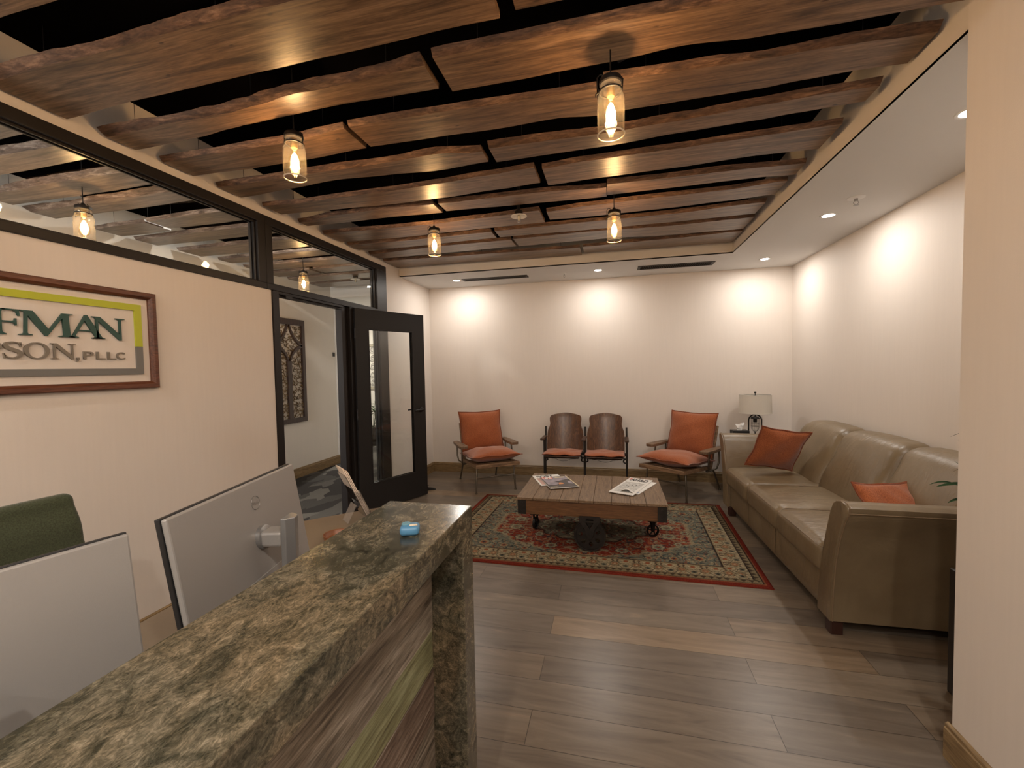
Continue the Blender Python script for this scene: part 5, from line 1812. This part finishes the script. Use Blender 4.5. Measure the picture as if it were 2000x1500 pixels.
for i in range(2):
    xc = (SX[i] + SX[i + 1]) / 2
    hw = 0.226
    # back: waisted outline, bowed around the sitter
    def half(v):
        # v 0 bottom .. 1 top -> half width
        pts = [(0.0, 1.0), (0.30, 1.0), (0.52, 0.99), (0.60, 0.96), (0.66, 0.91), (0.72, 0.87), (0.77, 0.862), (0.84, 0.885), (0.90, 0.89), (0.94, 0.87), (0.97, 0.82), (0.988, 0.74), (1.0, 0.58)]
        for (a, wa), (b, wb) in zip(pts, pts[1:]):
            if v <= b:
                return hw * (wa + (wb - wa) * (v - a) / (b - a))
        return hw * 0.5
    mb = MB()
    nu, nv = 22, 30
    vv = [0.0, 0.12, 0.25, 0.38, 0.5, 0.56, 0.60, 0.63, 0.66, 0.685, 0.71, 0.735, 0.76, 0.79, 0.83, 0.87, 0.90, 0.925, 0.945, 0.96, 0.972, 0.984, 0.993, 1.0]
    for s in (0, 1):
        for v in vv:
            for u in range(nu + 1):
                uu = u / nu * 2 - 1
                x = half(v) * uu
                y = 0.115 - 0.062 * (x / hw) ** 2 * 1.0 + 0.10 * v - (0.0 if s else 0.009)
                mb.v.append((x + xc, y, 0.375 + 0.475 * v + 0.018 * (1 - uu * uu) * (v > 0.93) * (v - 0.93) / 0.07))
    nn = nu + 1
    k = len(vv) * nn
    for j in range(len(vv) - 1):
        for u in range(nu):
            a = j * nn + u
            mb.f.append((a, a + nn, a + nn + 1, a + 1))
            mb.f.append((k + a, k + a + 1, k + a + nn + 1, k + a + nn))
    for j in range(len(vv) - 1):
        for a in (j * nn, j * nn + nu):
            mb.f.append((a, a + nn, k + a + nn, k + a))
    for u in range(nu):
        for a in (u, (len(vv) - 1) * nn + u):
            mb.f.append((a, a + 1, k + a + 1, k + a))
    mb.mi = [0] * len(mb.f)
    mb.build('seat_back', M['ply'], th, smooth=0.8)
    # seat pan and thin cushion
    sp_ = rbox(0.42, 0.40, 0.022, 0.010, 8, (0, 0, -0.004))
    sp_.xf(Tr(xc, -0.10, 0.392) @ Rx(math.radians(-3))).build('seat_pan', M['darkwood'], th, smooth=True)
    sb = MB()
    sb.tube([(xc - 0.19, 0.0, 0.375), (xc - 0.19, -0.20, 0.37), (xc + 0.19, -0.20, 0.37), (xc + 0.19, 0.0, 0.375)], 0.008, 8)
    for s in (-1, 1):
        sb.tube([(xc + s * 0.19, 0, 0.375), (xc + s * 0.205, 0, 0.372), (xc + s * 0.248, 0, 0.385)], 0.012, 8)
    sb.build('seat_hinge_frame', M['rawiron'], th, smooth=True)
    b_, p_ = pillow(0.44, 0.41, 0.05, 30 + i, ear=0.015, fl=0.006)
    Tq = Tr(xc, -0.105, 0.422) @ Rx(math.radians(-3))
    o = b_.xf(Tq).build('seat_cushion', M['orange'], th, smooth=2.5)
    p_.xf(Tq).build('piping', M['orangepipe'], o, smooth=True)
    hr = MB()
    hr.tube([(xc - 0.155, -0.12, 0.385), (xc - 0.155, -0.12, 0.345), (xc - 0.09, -0.13, 0.342), (xc - 0.05, -0.14, 0.325), (xc, -0.145, 0.320), (xc + 0.05, -0.14, 0.325), (xc + 0.09, -0.13, 0.342), (xc + 0.155, -0.12, 0.345), (xc + 0.155, -0.12, 0.385)], 0.0022, 6)
    hr.build('wire_hat_rack', M['iron'], th, smooth=True)

# ================================================================== COFFEE TABLE
TX0, TX1, TY0, TY1, TZ = -0.767, 0.390, 3.335, 4.125, 0.42
tb = thing('coffee_table', 'wooden factory-cart coffee table with one large iron wheel at the front', 'coffee table', ((TX0 + TX1) / 2, (TY0 + TY1) / 2, RZ))
hx, hy, zt = (TX1 - TX0) / 2, (TY1 - TY0) / 2, TZ - RZ
m = MB()
cuts = [0.0, 0.115, 0.215, 0.30, 0.425, 0.525, 0.645, 0.765, 0.865, 1.0]
for i, (a, b) in enumerate(zip(cuts, cuts[1:])):
    xa, xb = -hx + 2 * hx * a, -hx + 2 * hx * b
    m.box(xa + 0.001, xb - 0.001, -hy + 0.002 * (i % 3 - 1), hy, zt - 0.020, zt - 0.001 * (i % 2))
m.build('plank_top', M['tablewood'], tb, bevel=0.0018, segs=1)
m = MB()
za, zb_ = 0.275, zt - 0.021
m.box(-hx + 0.012, hx - 0.012, -hy + 0.012, -hy + 0.047, za, zb_)
m.box(-hx + 0.012, hx - 0.012, hy - 0.047, hy - 0.012, za, zb_)
m.box(-hx + 0.012, -hx + 0.047, -hy + 0.047, hy - 0.047, za, zb_)
m.box(hx - 0.047, hx - 0.012, -hy + 0.047, hy - 0.047, za, zb_)
m.build('apron', M['apron'], tb, bevel=0.002)
for sx in (-1, 1):
    for sy in (-1, 1):
        x_ = sx * (hx - 0.012)
        y_ = sy * (hy - 0.012)
        b = MB()
        b.box(min(x_, x_ - sx * 0.062), max(x_, x_ - sx * 0.062), min(y_, y_ + sy * 0.005), max(y_, y_ + sy * 0.005), za - 0.002, zb_ - 0.002)
        b.box(min(x_, x_ + sx * 0.005), max(x_, x_ + sx * 0.005), min(y_ + sy * 0.005, y_ - sy * 0.062), max(y_ + sy * 0.005, y_ - sy * 0.062), za - 0.002, zb_ - 0.002)
        for z in (za + 0.02, zb_ - 0.022):
            b.lathe([(0.0, 0.0), (0.006, 0.0), (0.005, 0.003), (0.0, 0.004)], (0, 0, 0), 10)
            n_ = 2 * 10 + 20
            T = Tr(x_ - sx * 0.031, y_ + sy * 0.005, z) @ Rx(sy * -PI / 2)
            cnt = 4 * 10
            b.v[-cnt:] = [tuple(T @ Vector(v)) for v in b.v[-cnt:]]
        b.build('corner_bracket', M['rawiron'], tb)
m = MB()
m.box(-0.10, 0.10, -hy + 0.047, hy - 0.047, za + 0.01, za + 0.045)
m.box(-hx + 0.047, hx - 0.047, -0.05, 0.05, za + 0.006, za + 0.045)
m.build('under_beam', M['apron'], tb)


def holed_wheel(R_, rhub, holes, rh, rc, t_):
    outer_ = [(R_ * math.cos(2 * PI * i / 56), R_ * math.sin(2 * PI * i / 56)) for i in range(56)]
    sp = [outer_]
    for h_ in range(holes):
        a = 2 * PI * h_ / holes + 0.35
        c_, s_ = math.cos(a), math.sin(a)
        hole = []
        for q in range(20):
            b = 2 * PI * q / 20
            rr_, tt_ = rh * math.cos(b), rh * 0.80 * math.sin(b) * (1 + 0.28 * math.cos(b))
            hole.append(((rc + rr_) * c_ - tt_ * s_, (rc + rr_) * s_ + tt_ * c_))
        sp.append(hole)
    return curve_mesh(sp, t_ / 2)


def mesh_to_mb(me, T):
    b = MB()
    b.v = [tuple(T @ v.co) for v in me.vertices]
    b.f = [tuple(p_.vertices) for p_ in me.polygons]
    b.mi = [0] * len(b.f)
    bpy.data.meshes.remove(me)
    return b


def big_wheel(y, sy):
    Rw = 0.124
    cx, cz = -0.002, Rw
    T = Tr(cx, y, cz) @ Rx(PI / 2)
    wb = mesh_to_mb(holed_wheel(Rw - 0.010, 0.03, 7, 0.020, 0.068, 0.012), T)
    rim = [(Rw - 0.014, -0.020), (Rw - 0.002, -0.021), (Rw, -0.017), (Rw, 0.017), (Rw - 0.002, 0.021), (Rw - 0.014, 0.020)]
    r_ = MB().lathe(rim, n=56, caps=False)
    r_.xf(T)
    wb.add(r_.v, r_.f)
    hub = MB().lathe([(0.0, -0.028), (0.018, -0.028), (0.026, -0.015), (0.028, 0.015), (0.018, 0.028), (0.0, 0.028)], n=24, caps=False).xf(T)
    wb.add(hub.v, hub.f)
    w_ = wb.build('large_wheel', M['rawiron'], tb, smooth=0.6)
    # Y-shaped iron bracket with a slot
    yb = y + sy * 0.034
    o_ = [(-0.078, 0.285), (0.074, 0.285), (0.082, 0.275), (0.080, 0.245), (0.034, 0.18), (0.022, 0.125), (0.012, 0.105), (-0.014, 0.105), (-0.024, 0.125), (-0.038, 0.18), (-0.084, 0.245), (-0.086, 0.275)]
    hole1 = [(-0.034, 0.236), (0.030, 0.236), (0.0, 0.186)]
    hole2 = [(-0.03, 0.262), (0.028, 0.262), (0.028, 0.252), (-0.03, 0.252)]
    T2 = Tr(0, yb, 0) @ Rx(PI / 2)
    bb = mesh_to_mb(curve_mesh([o_, hole1, hole2], 0.006), T2)
    ax = MB().tube([(cx, y - 0.045, cz), (cx, y + 0.045, cz)], 0.011, 14)
    bb.add(ax.v, ax.f)
    bb.build('wheel_bracket', M['rawiron'], tb)


big_wheel(-hy + 0.012 + 0.030, -1)
big_wheel(hy - 0.012 - 0.030, 1)


def caster(x, sgn_):
    R_ = 0.052
    T = Tr(x, 0.03, R_) @ Rz(math.radians(18 if sgn_ > 0 else 76)) @ Rx(PI / 2)
    w1 = MB()
    w1.lathe([(R_ - 0.010, -0.011), (R_, -0.010), (R_, 0.010), (R_ - 0.010, 0.011)], n=32, caps=False)
    w1.lathe([(0.0, -0.013), (0.013, -0.013), (0.013, 0.013), (0.0, 0.013)], n=16, caps=False)
    w1.add([(0, 0, 0)], [])
    for k_ in range(5):
        a = 2 * PI * k_ / 5 + 0.3
        w1.tube([(0.010 * math.cos(a), 0.010 * math.sin(a), 0), ((R_ - 0.006) * math.cos(a), (R_ - 0.006) * math.sin(a), 0)], 0.0052, 8)
    o = w1.xf(T).build('caster_wheel', M['iron'], tb, smooth=0.7)
    f = MB()
    Tf = Tr(x, 0.03, 0) @ Rz(math.radians(18 if sgn_ > 0 else 76))
    for s in (-1, 1):
        f.prism([(-0.020, 0.135), (0.020, 0.135), (0.008, R_ - 0.008), (-0.008, R_ - 0.008)], s * 0.016 - 0.002, s * 0.016 + 0.002, 'Y')
    f.box(-0.022, 0.022, -0.018, 0.018, 0.132, 0.138)
    f.xf(Tf)
    f.box(x - 0.04, x + 0.04, -0.01, 0.07, 0.138, 0.143)
    f.lathe([(0.02, 0.143), (0.02, 0.2805)], (x, 0.03, 0), 16)
    f.build('caster_fork', M['iron'], tb)


caster(-hx + 0.075, -1)
caster(hx - 0.075, 1)


# ------------------------------------------------------------------ magazines
def magazine(label, corners, z, th_, build):
    """corners: top-left, top-right, bottom-right, bottom-left on the table"""
    c = [Vector((*q, 0)) for q in corners]
    o_ = sum(c, Vector()) / 4
    ex = ((c[1] - c[0]) + (c[2] - c[3])).normalized()
    W_ = ((c[1] - c[0]).length + (c[2] - c[3]).length) / 2
    H_ = ((c[0] - c[3]).length + (c[1] - c[2]).length) / 2
    t = thing('magazine', label, 'magazine', (o_.x, o_.y, z), math.atan2(ex.y, ex.x), 'magazines on the coffee table')
    MB().box(-W_ / 2, W_ / 2, -H_ / 2, H_ / 2, 0.0, th_).build('pages', M['paper'], t, bevel=0.0008, segs=1)
    build(t, W_, H_, th_)
    return t


def patch(t, name, mat, pts, z, W_, H_):
    return MB().prism([((x - 0.5) * W_, (y - 0.5) * H_) for x, y in pts], z, z + 0.0004).build(name, mat, t)


def words(t, name, s, mat, bx, z, W_, H_, off=0.04):
    me = text_mesh(s, 1.0, 0.0, off)
    fit_mesh(me, ((bx[0] - 0.5) * W_, (bx[1] - 0.5) * W_, (bx[2] - 0.5) * H_, (bx[3] - 0.5) * H_), Tr(0, 0, z))
    return mesh_obj(name, me, mat, t)


M['paper2'] = plain('pale_sketch_print', (0.50, 0.50, 0.48), 0.5, var=0.35, bscale=160)


def mag_post(t, W_, H_, z):
    patch(t, 'cover', M['paper'], [(0.01, 0.01), (0.99, 0.01), (0.99, 0.99), (0.01, 0.99)], z, W_, H_)
    patch(t, 'cover_picture', M['pink'], [(0.06, 0.06), (0.94, 0.06), (0.94, 0.70), (0.06, 0.70)], z + 0.0005, W_, H_)
    words(t, 'title', 'POST', M['ink'], (0.12, 0.74, 0.78, 0.93), z + 0.0010, W_, H_)


def mag_life(t, W_, H_, z):
    patch(t, 'cover', M['slate'], [(0.0, 0.0), (1, 0.0), (1, 1), (0.0, 1)], z, W_, H_)
    patch(t, 'cover_picture', M['lilac'], [(0.05, 0.30), (0.30, 0.24), (0.50, 0.36), (0.36, 0.52), (0.62, 0.60), (0.95, 0.72), (0.95, 0.96), (0.05, 0.96)], z + 0.0005, W_, H_)
    patch(t, 'cover_picture', M['lilac'], [(0.78, 0.30), (0.92, 0.24), (0.94, 0.50), (0.82, 0.48)], z + 0.0005, W_, H_)
    patch(t, 'flame', M['flame'], [(0.42, 0.26), (0.58, 0.28), (0.60, 0.36), (0.51, 0.42), (0.45, 0.38)], z + 0.0010, W_, H_)
    patch(t, 'title_box', M['red'], [(0.04, 0.80), (0.42, 0.80), (0.42, 0.985), (0.04, 0.985)], z + 0.0010, W_, H_)
    words(t, 'title', 'LIFE', M['paper'], (0.065, 0.395, 0.825, 0.965), z + 0.0015, W_, H_, 0.06)
    patch(t, 'headline_strip', M['cream'], [(0.52, 0.84), (0.88, 0.86), (0.88, 0.94), (0.52, 0.94)], z + 0.0010, W_, H_)
    patch(t, 'edge_strip', M['cream'], [(0.955, 0.0), (1.0, 0.0), (1.0, 1.0), (0.955, 1.0)], z + 0.0010, W_, H_)
    patch(t, 'caption_strip', M['cream'], [(0.03, 0.045), (0.30, 0.045), (0.27, 0.10), (0.03, 0.10)], z + 0.0010, W_, H_)


def mag_ahd(t, W_, H_, z):
    patch(t, 'cover', M['paper'], [(0.0, 0.0), (1, 0.0), (1, 1), (0.0, 1)], z, W_, H_)
    patch(t, 'red_corner', M['red'], [(0.04, 0.86), (0.14, 0.86), (0.16, 0.96), (0.08, 0.97)], z + 0.0005, W_, H_)
    words(t, 'title', 'AH&D', M['ink'], (0.13, 0.90, 0.80, 0.96), z + 0.0010, W_, H_)
    patch(t, 'cover_drawing', M['paper2'], [(0.10, 0.08), (0.88, 0.08), (0.88, 0.66), (0.10, 0.66)], z + 0.0005, W_, H_)
    patch(t, 'drawing_line', M['bluegrey'], [(0.09, 0.20), (0.10, 0.20), (0.10, 0.70), (0.09, 0.70)], z + 0.0010, W_, H_)
    patch(t, 'drawing_line', M['ink'], [(0.10, 0.675), (0.88, 0.68), (0.88, 0.69), (0.10, 0.685)], z + 0.0010, W_, H_)
    for a, b in ((0.30, 0.45), (0.42, 0.38), (0.52, 0.46), (0.62, 0.42), (0.66, 0.50)):
        patch(t, 'drawing_mark', M['ink'], [(a, b), (a + 0.03, b + 0.02), (a + 0.015, b + 0.07), (a - 0.01, b + 0.05)], z + 0.0010, W_, H_)
    # the curled lower page corner
    c_ = MB()
    n_ = 10
    for i in range(n_ + 1):
        q = i / n_
        x = (0.34 + 0.60 * q - 0.5) * W_
        c_.v += [(x, (0.10 - 0.5) * H_, z + 0.002 + 0.022 * math.sin(q * PI) ** 2), (x + 0.03 * (1 - q), (0.33 - 0.18 * q - 0.5) * H_, z + 0.0012)]
    for i in range(n_):
        c_.f.append((2 * i, 2 * i + 2, 2 * i + 3, 2 * i + 1))
    c_.mi = [0] * len(c_.f)
    c_.build('curled_page', M['paper'], t, smooth=True)


def mag_blank(t, W_, H_, z):
    patch(t, 'cover', M['paper'], [(0.0, 0.0), (1, 0.0), (1, 1), (0.0, 1)], z, W_, H_)
    patch(t, 'cover_picture', M['bluegrey'], [(0.05, 0.04), (0.95, 0.04), (0.95, 0.14), (0.05, 0.14)], z + 0.0005, W_, H_)


magazine('white magazine titled in black capitals, under the dark magazine on the coffee table', [(-0.765, 4.00), (-0.525, 4.10), (-0.395, 3.78), (-0.62, 3.68)], TZ + 0.0005, 0.005, mag_post)
magazine('dark magazine with a red and white LIFE title on the coffee table', [(-0.655, 3.915), (-0.425, 4.02), (-0.310, 3.675), (-0.545, 3.57)], TZ + 0.0080, 0.007, mag_life)
magazine('lower white magazine in the right-hand pair on the coffee table', [(0.165, 4.03), (0.39 - 0.035, 3.93), (0.20, 3.56), (-0.01, 3.65)], TZ + 0.0005, 0.005, mag_blank)
magazine('white magazine with black AH&D title and curled corner on the coffee table', [(0.150, 4.045), (0.355, 3.985), (0.125, 3.50), (-0.050, 3.59)], TZ + 0.0065, 0.005, mag_ahd)

# ================================================================== SIDE TABLE, LAMP, TISSUES
sd = thing('side_table', 'small wooden side table in the corner behind the sofa arm', 'side table', (1.60, 5.25, 0))
MB().box(-0.34, 0.34, -0.27, 0.27, 0.605, 0.635).build('tabletop', M['darkwood'], sd, bevel=0.004)
MB().box(-0.30, 0.30, -0.23, 0.23, 0.52, 0.604).build('apron', M['darkwood'], sd)
for x in (-0.29, 0.29):
    for y in (-0.22, 0.22):
        MB().box(x - 0.02, x + 0.02, y - 0.02, y + 0.02, 0, 0.519).build('leg', M['darkwood'], sd, bevel=0.003)

lp = thing('table_lamp', 'table lamp with a white drum shade and black caged lantern base', 'lamp', (1.555, 5.33, 0.6355))
MB().lathe([(0.0, 0.0), (0.075, 0.0), (0.075, 0.012), (0.0, 0.014)], n=32, caps=False).build('base', M['iron'], lp, smooth=True)
ar = []
for i in range(17):
    a = PI * i / 16
    ar.append((0.066 * math.cos(a), 0, 0.180 + 0.062 * math.sin(a)))
MB().tube([(0.066, 0, 0.012)] + ar + [(-0.066, 0, 0.012)], 0.0075, 12).build('arch_frame', M['iron'], lp, smooth=True)
MB().lathe([(0.006, 0.262), (0.006, 0.226), (0.018, 0.224), (0.030, 0.218), (0.048, 0.206), (0.048, 0.200), (0.020, 0.198), (0.020, 0.160), (0.0, 0.158)], n=28, caps=False).build('lantern_cap', M['iron'], lp, smooth=True)
cg = MB()
for k in range(6):
    a = k * PI / 3
    c_, s_ = math.cos(a), math.sin(a)
    cg.tube([(0.040 * c_, 0.040 * s_, 0.200), (0.040 * c_, 0.040 * s_, 0.100), (0.034 * c_, 0.034 * s_, 0.075), (0.018 * c_, 0.018 * s_, 0.056), (0.0, 0.0, 0.050)], 0.0016, 6)
for z in (0.148, 0.112):
    cg.tube([(0.0405 * math.cos(a * PI / 12), 0.0405 * math.sin(a * PI / 12), z) for a in range(24)], 0.0016, 6, closed=True)
cg.lathe([(0.006, 0.014), (0.006, 0.052)], n=10)
cg.build('wire_cage', M['iron'], lp, smooth=True)
MB().lathe([(0.034, 0.196), (0.034, 0.10), (0.024, 0.070), (0.0, 0.060)], n=24, caps=False).build('lantern_glass', M['pane'], lp, smooth=True)
MB().lathe([(0.005, 0.24), (0.005, 0.484)], n=10).build('stem', M['iron'], lp, smooth=True)
s_ = MB().lathe([(0.166, 0.262), (0.160, 0.470), (0.1585, 0.470), (0.1645, 0.262)], n=64, caps=False)
s_.f += [tuple((b if b < 64 * 4 else b) for b in (j, (j + 1) % 64, 3 * 64 + (j + 1) % 64, 3 * 64 + j)) for j in range(64)]
s_.mi += [0] * 64
sho = s_.build('lamp_shade', M['shade'], lp, smooth=True)
for z in (0.264, 0.468):
    MB().tube([((0.1665 if z < 0.3 else 0.1605) * math.cos(a * PI / 32), (0.1665 if z < 0.3 else 0.1605) * math.sin(a * PI / 32), z) for a in range(64)], 0.0025, 6, closed=True).build('shade_trim', M['shade'], sho, smooth=True)
sp2 = MB()
for k in range(3):
    a = k * 2 * PI / 3
    sp2.tube([(0, 0, 0.462), (0.158 * math.cos(a), 0.158 * math.sin(a), 0.466)], 0.0015, 6)
sp2.build('shade_spider', M['iron'], lp, smooth=True)
MB().lathe([(0.0, 0.484), (0.010, 0.486), (0.014, 0.493), (0.010, 0.502), (0.0, 0.505)], n=18, caps=False).build('finial', M['iron'], lp, smooth=True)

tx = thing('tissue_box', 'flat black tissue box with a white tissue on the side table', 'tissue box', (1.385, 5.29, 0.6355), math.radians(3))
m = MB()
m.box(-0.085, 0.085, -0.06, 0.06, 0.0, 0.070)
m.build('box', M['blackplastic'], tx, bevel=0.002)
tm = MB()
nu, nv = 14, 8
for j in range(nv + 1):
    for i in range(nu + 1):
        u_, v_ = i / nu, j / nv
        a = u_ * 2 * PI
        r = (0.022 + 0.020 * v_) * (1 + 0.22 * math.sin(3 * a + 1) * v_)
        z = 0.066 + v_ * (0.066 + 0.020 * math.sin(a + 0.8) + 0.010 * math.sin(3 * a))
        tm.v.append((r * math.cos(a) * 1.05, r * math.sin(a) * 0.40 + 0.006 * math.sin(7 * v_ + 3 * a), z))
for j in range(nv):
    for i in range(nu):
        a = j * (nu + 1) + i
        tm.f.append((a, a + 1, a + nu + 2, a + nu + 1))
tm.mi = [0] * len(tm.f)
tm.build('tissue', M['tissue'], tx, smooth=True)

# ================================================================== OUTLET, PLANTS, HALL ART
ol = thing('wall_outlet', 'white wall outlet on the back wall behind the left lounge chair', 'outlet', (-1.377, YB - 0.0005, 0.395))
MB().box(-0.036, 0.036, -0.006, 0, -0.058, 0.058).build('cover_plate', M['white'], ol, bevel=0.002)
for z in (-0.026, 0.010):
    MB().box(-0.016, 0.016, -0.0085, -0.0062, z, z + 0.028).build('socket', M['white'], ol, bevel=0.002)
mg = MB()
mg.tube([(0.02, -0.03, 0.02), (0.02, -0.012, 0.02)], 0.010, 10)


def leaf_mb(base, direc, length, width, droop, rnd):
    mb = MB()
    d = Vector(direc).normalized()
    side = d.cross(Vector((0, 0, 1)))
    if side.length < 1e-3:
        side = Vector((1, 0, 0))
    side.normalize()
    n = 7
    for i in range(n + 1):
        t_ = i / n
        c = Vector(base) + d * length * t_ + Vector((0, 0, -droop * t_ * t_))
        w_ = width * math.sin(PI * min(1, t_ * 0.93 + 0.05)) ** 0.8 * 0.5 * (1 - 0.25 * t_)
        up = Vector((0, 0, 0.18 * w_))
        mb.v += [tuple(c - side * w_ + up), tuple(c), tuple(c + side * w_ + up)]
    for i in range(n):
        for a in (0, 1):
            q = 3 * i + a
            mb.f.append((q, q + 1, q + 4, q + 3))
    mb.mi = [0] * len(mb.f)
    return mb


def plant(root, stems, nl, r0, r1, z0, z1, llen, lw, seed, droop=0.06, droopy=False):
    rnd = random.Random(seed)
    sm, lf = MB(), MB()
    for k in range(stems):
        a = 2 * PI * k / stems + rnd.uniform(-0.3, 0.3)
        hh = rnd.uniform(z0 + 0.5 * (z1 - z0), z1)
        rr = rnd.uniform(r0, r1)
        p0 = Vector((0.03 * math.cos(a), 0.03 * math.sin(a), z0))
        p1 = Vector((rr * 0.5 * math.cos(a), rr * 0.5 * math.sin(a), z0 + 0.6 * (hh - z0)))
        p2 = Vector((rr * math.cos(a), rr * math.sin(a), hh))
        sm.tube([p0, p1, p2], [0.005, 0.004, 0.002], 6)
        for q in range(nl):
            t_ = 0.35 + 0.65 * (q + 1) / nl
            b = p0.lerp(p1, t_ * 2) if t_ < 0.5 else p1.lerp(p2, t_ * 2 - 1)
            aa = a + rnd.uniform(-1.8, 1.8)
            ll = leaf_mb(b, (math.cos(aa), math.sin(aa), rnd.uniform(-0.2, 0.7)), llen * rnd.uniform(0.7, 1.15), lw * rnd.uniform(0.8, 1.1), droop, rnd)
            lf.add(ll.v, ll.f)
    sm.build('stems', M['stem'], root, smooth=True)
    lf.build('leaves', M['leaf'], root, smooth=True)


pl = thing('potted_plant', 'leafy plant in a tall dark planter, mostly hidden behind the near right wall', 'plant', (1.56, 2.10, 0))
MB().prism([(-0.135, -0.135), (0.135, -0.135), (0.135, 0.135), (-0.135, 0.135)], 0, 0.555).build('planter', M['pot'], pl, bevel=0.006)
MB().box(-0.12, 0.12, -0.12, 0.12, 0.5555, 0.56).build('soil', M['soil'], pl)
plant(pl, 9, 6, 0.08, 0.17, 0.56, 1.25, 0.12, 0.045, 5)
lx_ = leaf_mb((-0.13, 0.03, 0.955), (-1, 0.1, -0.05), 0.115, 0.045, 0.015, random)
for bb_, dd_, ll_, ww_ in (((-0.13, 0.03, 0.98), (-0.5, 0.3, 0.8), 0.09, 0.03), ((-0.12, 0.02, 1.0), (-0.6, -0.2, 0.5), 0.08, 0.03), ((-0.10, 0.0, 0.95), (-0.8, -0.4, 0.1), 0.10, 0.035)):
    q_ = leaf_mb(bb_, dd_, ll_, ww_, 0.01, random)
    lx_.add(q_.v, q_.f)
lx_.tube([(-0.02, 0, 0.58), (-0.08, 0.02, 0.8), (-0.13, 0.03, 0.97)], [0.005, 0.004, 0.003], 6)
lx_.build('leaning_spray', M['leaf'], pl, smooth=True)

hp = thing('potted_plant', 'drooping green plant in a dark round pot down the hall, seen through the door glass', 'plant', (-4.62, 7.55, 0))
MB().lathe([(0.0, 0.0), (0.13, 0.0), (0.20, 0.08), (0.22, 0.20), (0.20, 0.33), (0.175, 0.345), (0.165, 0.33), (0.18, 0.2), (0.0, 0.3)], n=36, caps=False).build('pot', M['pot'], hp, smooth=True)
MB().lathe([(0.0, 0.325), (0.165, 0.325)], n=24, caps=False).build('soil', M['soil'], hp)
plant(hp, 14, 6, 0.12, 0.30, 0.32, 0.95, 0.26, 0.05, 9, 0.12)

# carved panel on the hall wall
ap = thing('carved_wall_panel', 'dark wooden panel with pointed arches over gold-brown fretwork on the hall wall', 'wall art', (XH, 4.91, 1.465))
HWd, HHt = 0.30, 0.70
m = MB()
m.box(0.001, 0.035, -HWd, -HWd + 0.052, -HHt, HHt)
m.box(0.001, 0.035, HWd - 0.052, HWd, -HHt, HHt)
m.box(0.001, 0.035, -HWd + 0.052, HWd - 0.052, -HHt, -HHt + 0.06)
m.box(0.001, 0.035, -HWd + 0.052, HWd - 0.052, HHt - 0.075, HHt)
m.box(0.002, 0.033, -0.035, 0.035, -HHt + 0.06, 0.135)
zt_, zs_, zb2 = HHt - 0.075, 0.345, 0.135
for s in (-1, 1):
    for (za_, zc_, bow) in ((zt_, zs_, 1), (zb2, zs_, -1)):
        pts = []
        for i in range(13):
            t_ = i / 12
            y = 0.015 + (HWd - 0.052 - 0.015) * t_
            z = za_ + (zc_ - za_) * t_
            off = 0.045 * math.sin(PI * t_)
            pts.append((y - off * 0.7, z - off * bow * 0.6))
        wd_ = 0.022
        pl_ = [(s * y, z + wd_) for y, z in pts] + [(s * y, z - wd_) for y, z in pts[::-1]]
        for i in range(12):
            a, b = pts[i], pts[i + 1]
            m.prism([(s * a[0], a[1] - wd_), (s * b[0], b[1] - wd_), (s * b[0], b[1] + wd_), (s * a[0], a[1] + wd_)], 0.002, 0.033, 'X')
m.build('arched_frame', M['artwood'], ap)
fm = MB()
rnd = random.Random(12)
for iz in range(27):
    for iy in range(9):
        yc = -HWd + 0.075 + iy * 0.056 + rnd.uniform(-0.01, 0.01)
        zc = -HHt + 0.085 + iz * 0.048 + rnd.uniform(-0.01, 0.01)
        if abs(yc) > HWd - 0.06 or zc > HHt - 0.085:
            continue
        a0 = rnd.uniform(0, 6.28)
        sg_ = rnd.choice((-1, 1))
        pts = []
        for i in range(11):
            t_ = i / 10
            r = 0.031 * (1 - 0.75 * t_)
            a = a0 + sg_ * t_ * 4.6
            pts.append((0.012, yc + r * math.cos(a), zc + r * math.sin(a)))
        fm.tube(pts, [0.0065 * (1 - 0.4 * i / 10) for i in range(11)], 5)
fm.build('fretwork', M['fret'], ap, smooth=True)

# pale scrolled-iron panel on the far hall wall
sp3 = thing('iron_scroll_panel', 'pale wooden frame with black iron scrolls on the far hall wall', 'wall art', (-5.03, 8.6, 1.53))
m = MB()
for a in ((-0.30, -0.245, -0.50, 0.50), (0.245, 0.30, -0.50, 0.50)):
    m.box(a[0], a[1], -0.035, -0.001, a[2], a[3])
for a in ((-0.245, 0.245, -0.50, -0.445), (-0.245, 0.245, 0.445, 0.50)):
    m.box(a[0], a[1], -0.035, -0.001, a[2], a[3])
m.build('frame', M['palewood'], sp3, bevel=0.004)
m = MB()
for ix in range(3):
    for iz in range(5):
        xc, zc = -0.16 + ix * 0.16, -0.36 + iz * 0.18
        for s in (-1, 1):
            m.tube([(xc + s * 0.075 * (1 - q / 9) * math.cos(q * 0.7), -0.018, zc + s * 0.085 * (1 - q / 11) * math.sin(q * 0.7)) for q in range(9)], 0.005, 6)
m.tube([(-0.08, -0.018, -0.45), (-0.08, -0.018, 0.45)], 0.005, 6)
m.tube([(0.08, -0.018, -0.45), (0.08, -0.018, 0.45)], 0.005, 6)
m.build('iron_scrolls', M['iron'], sp3, smooth=True)
sw = tag(MB().box(XH + 0.0005, XH + 0.012, 5.86, 5.90, 1.68, 1.74).build('wall_switch', M['blackplastic']), 'small dark switch at the end of the hall wall, left of the black jamb', 'switch')
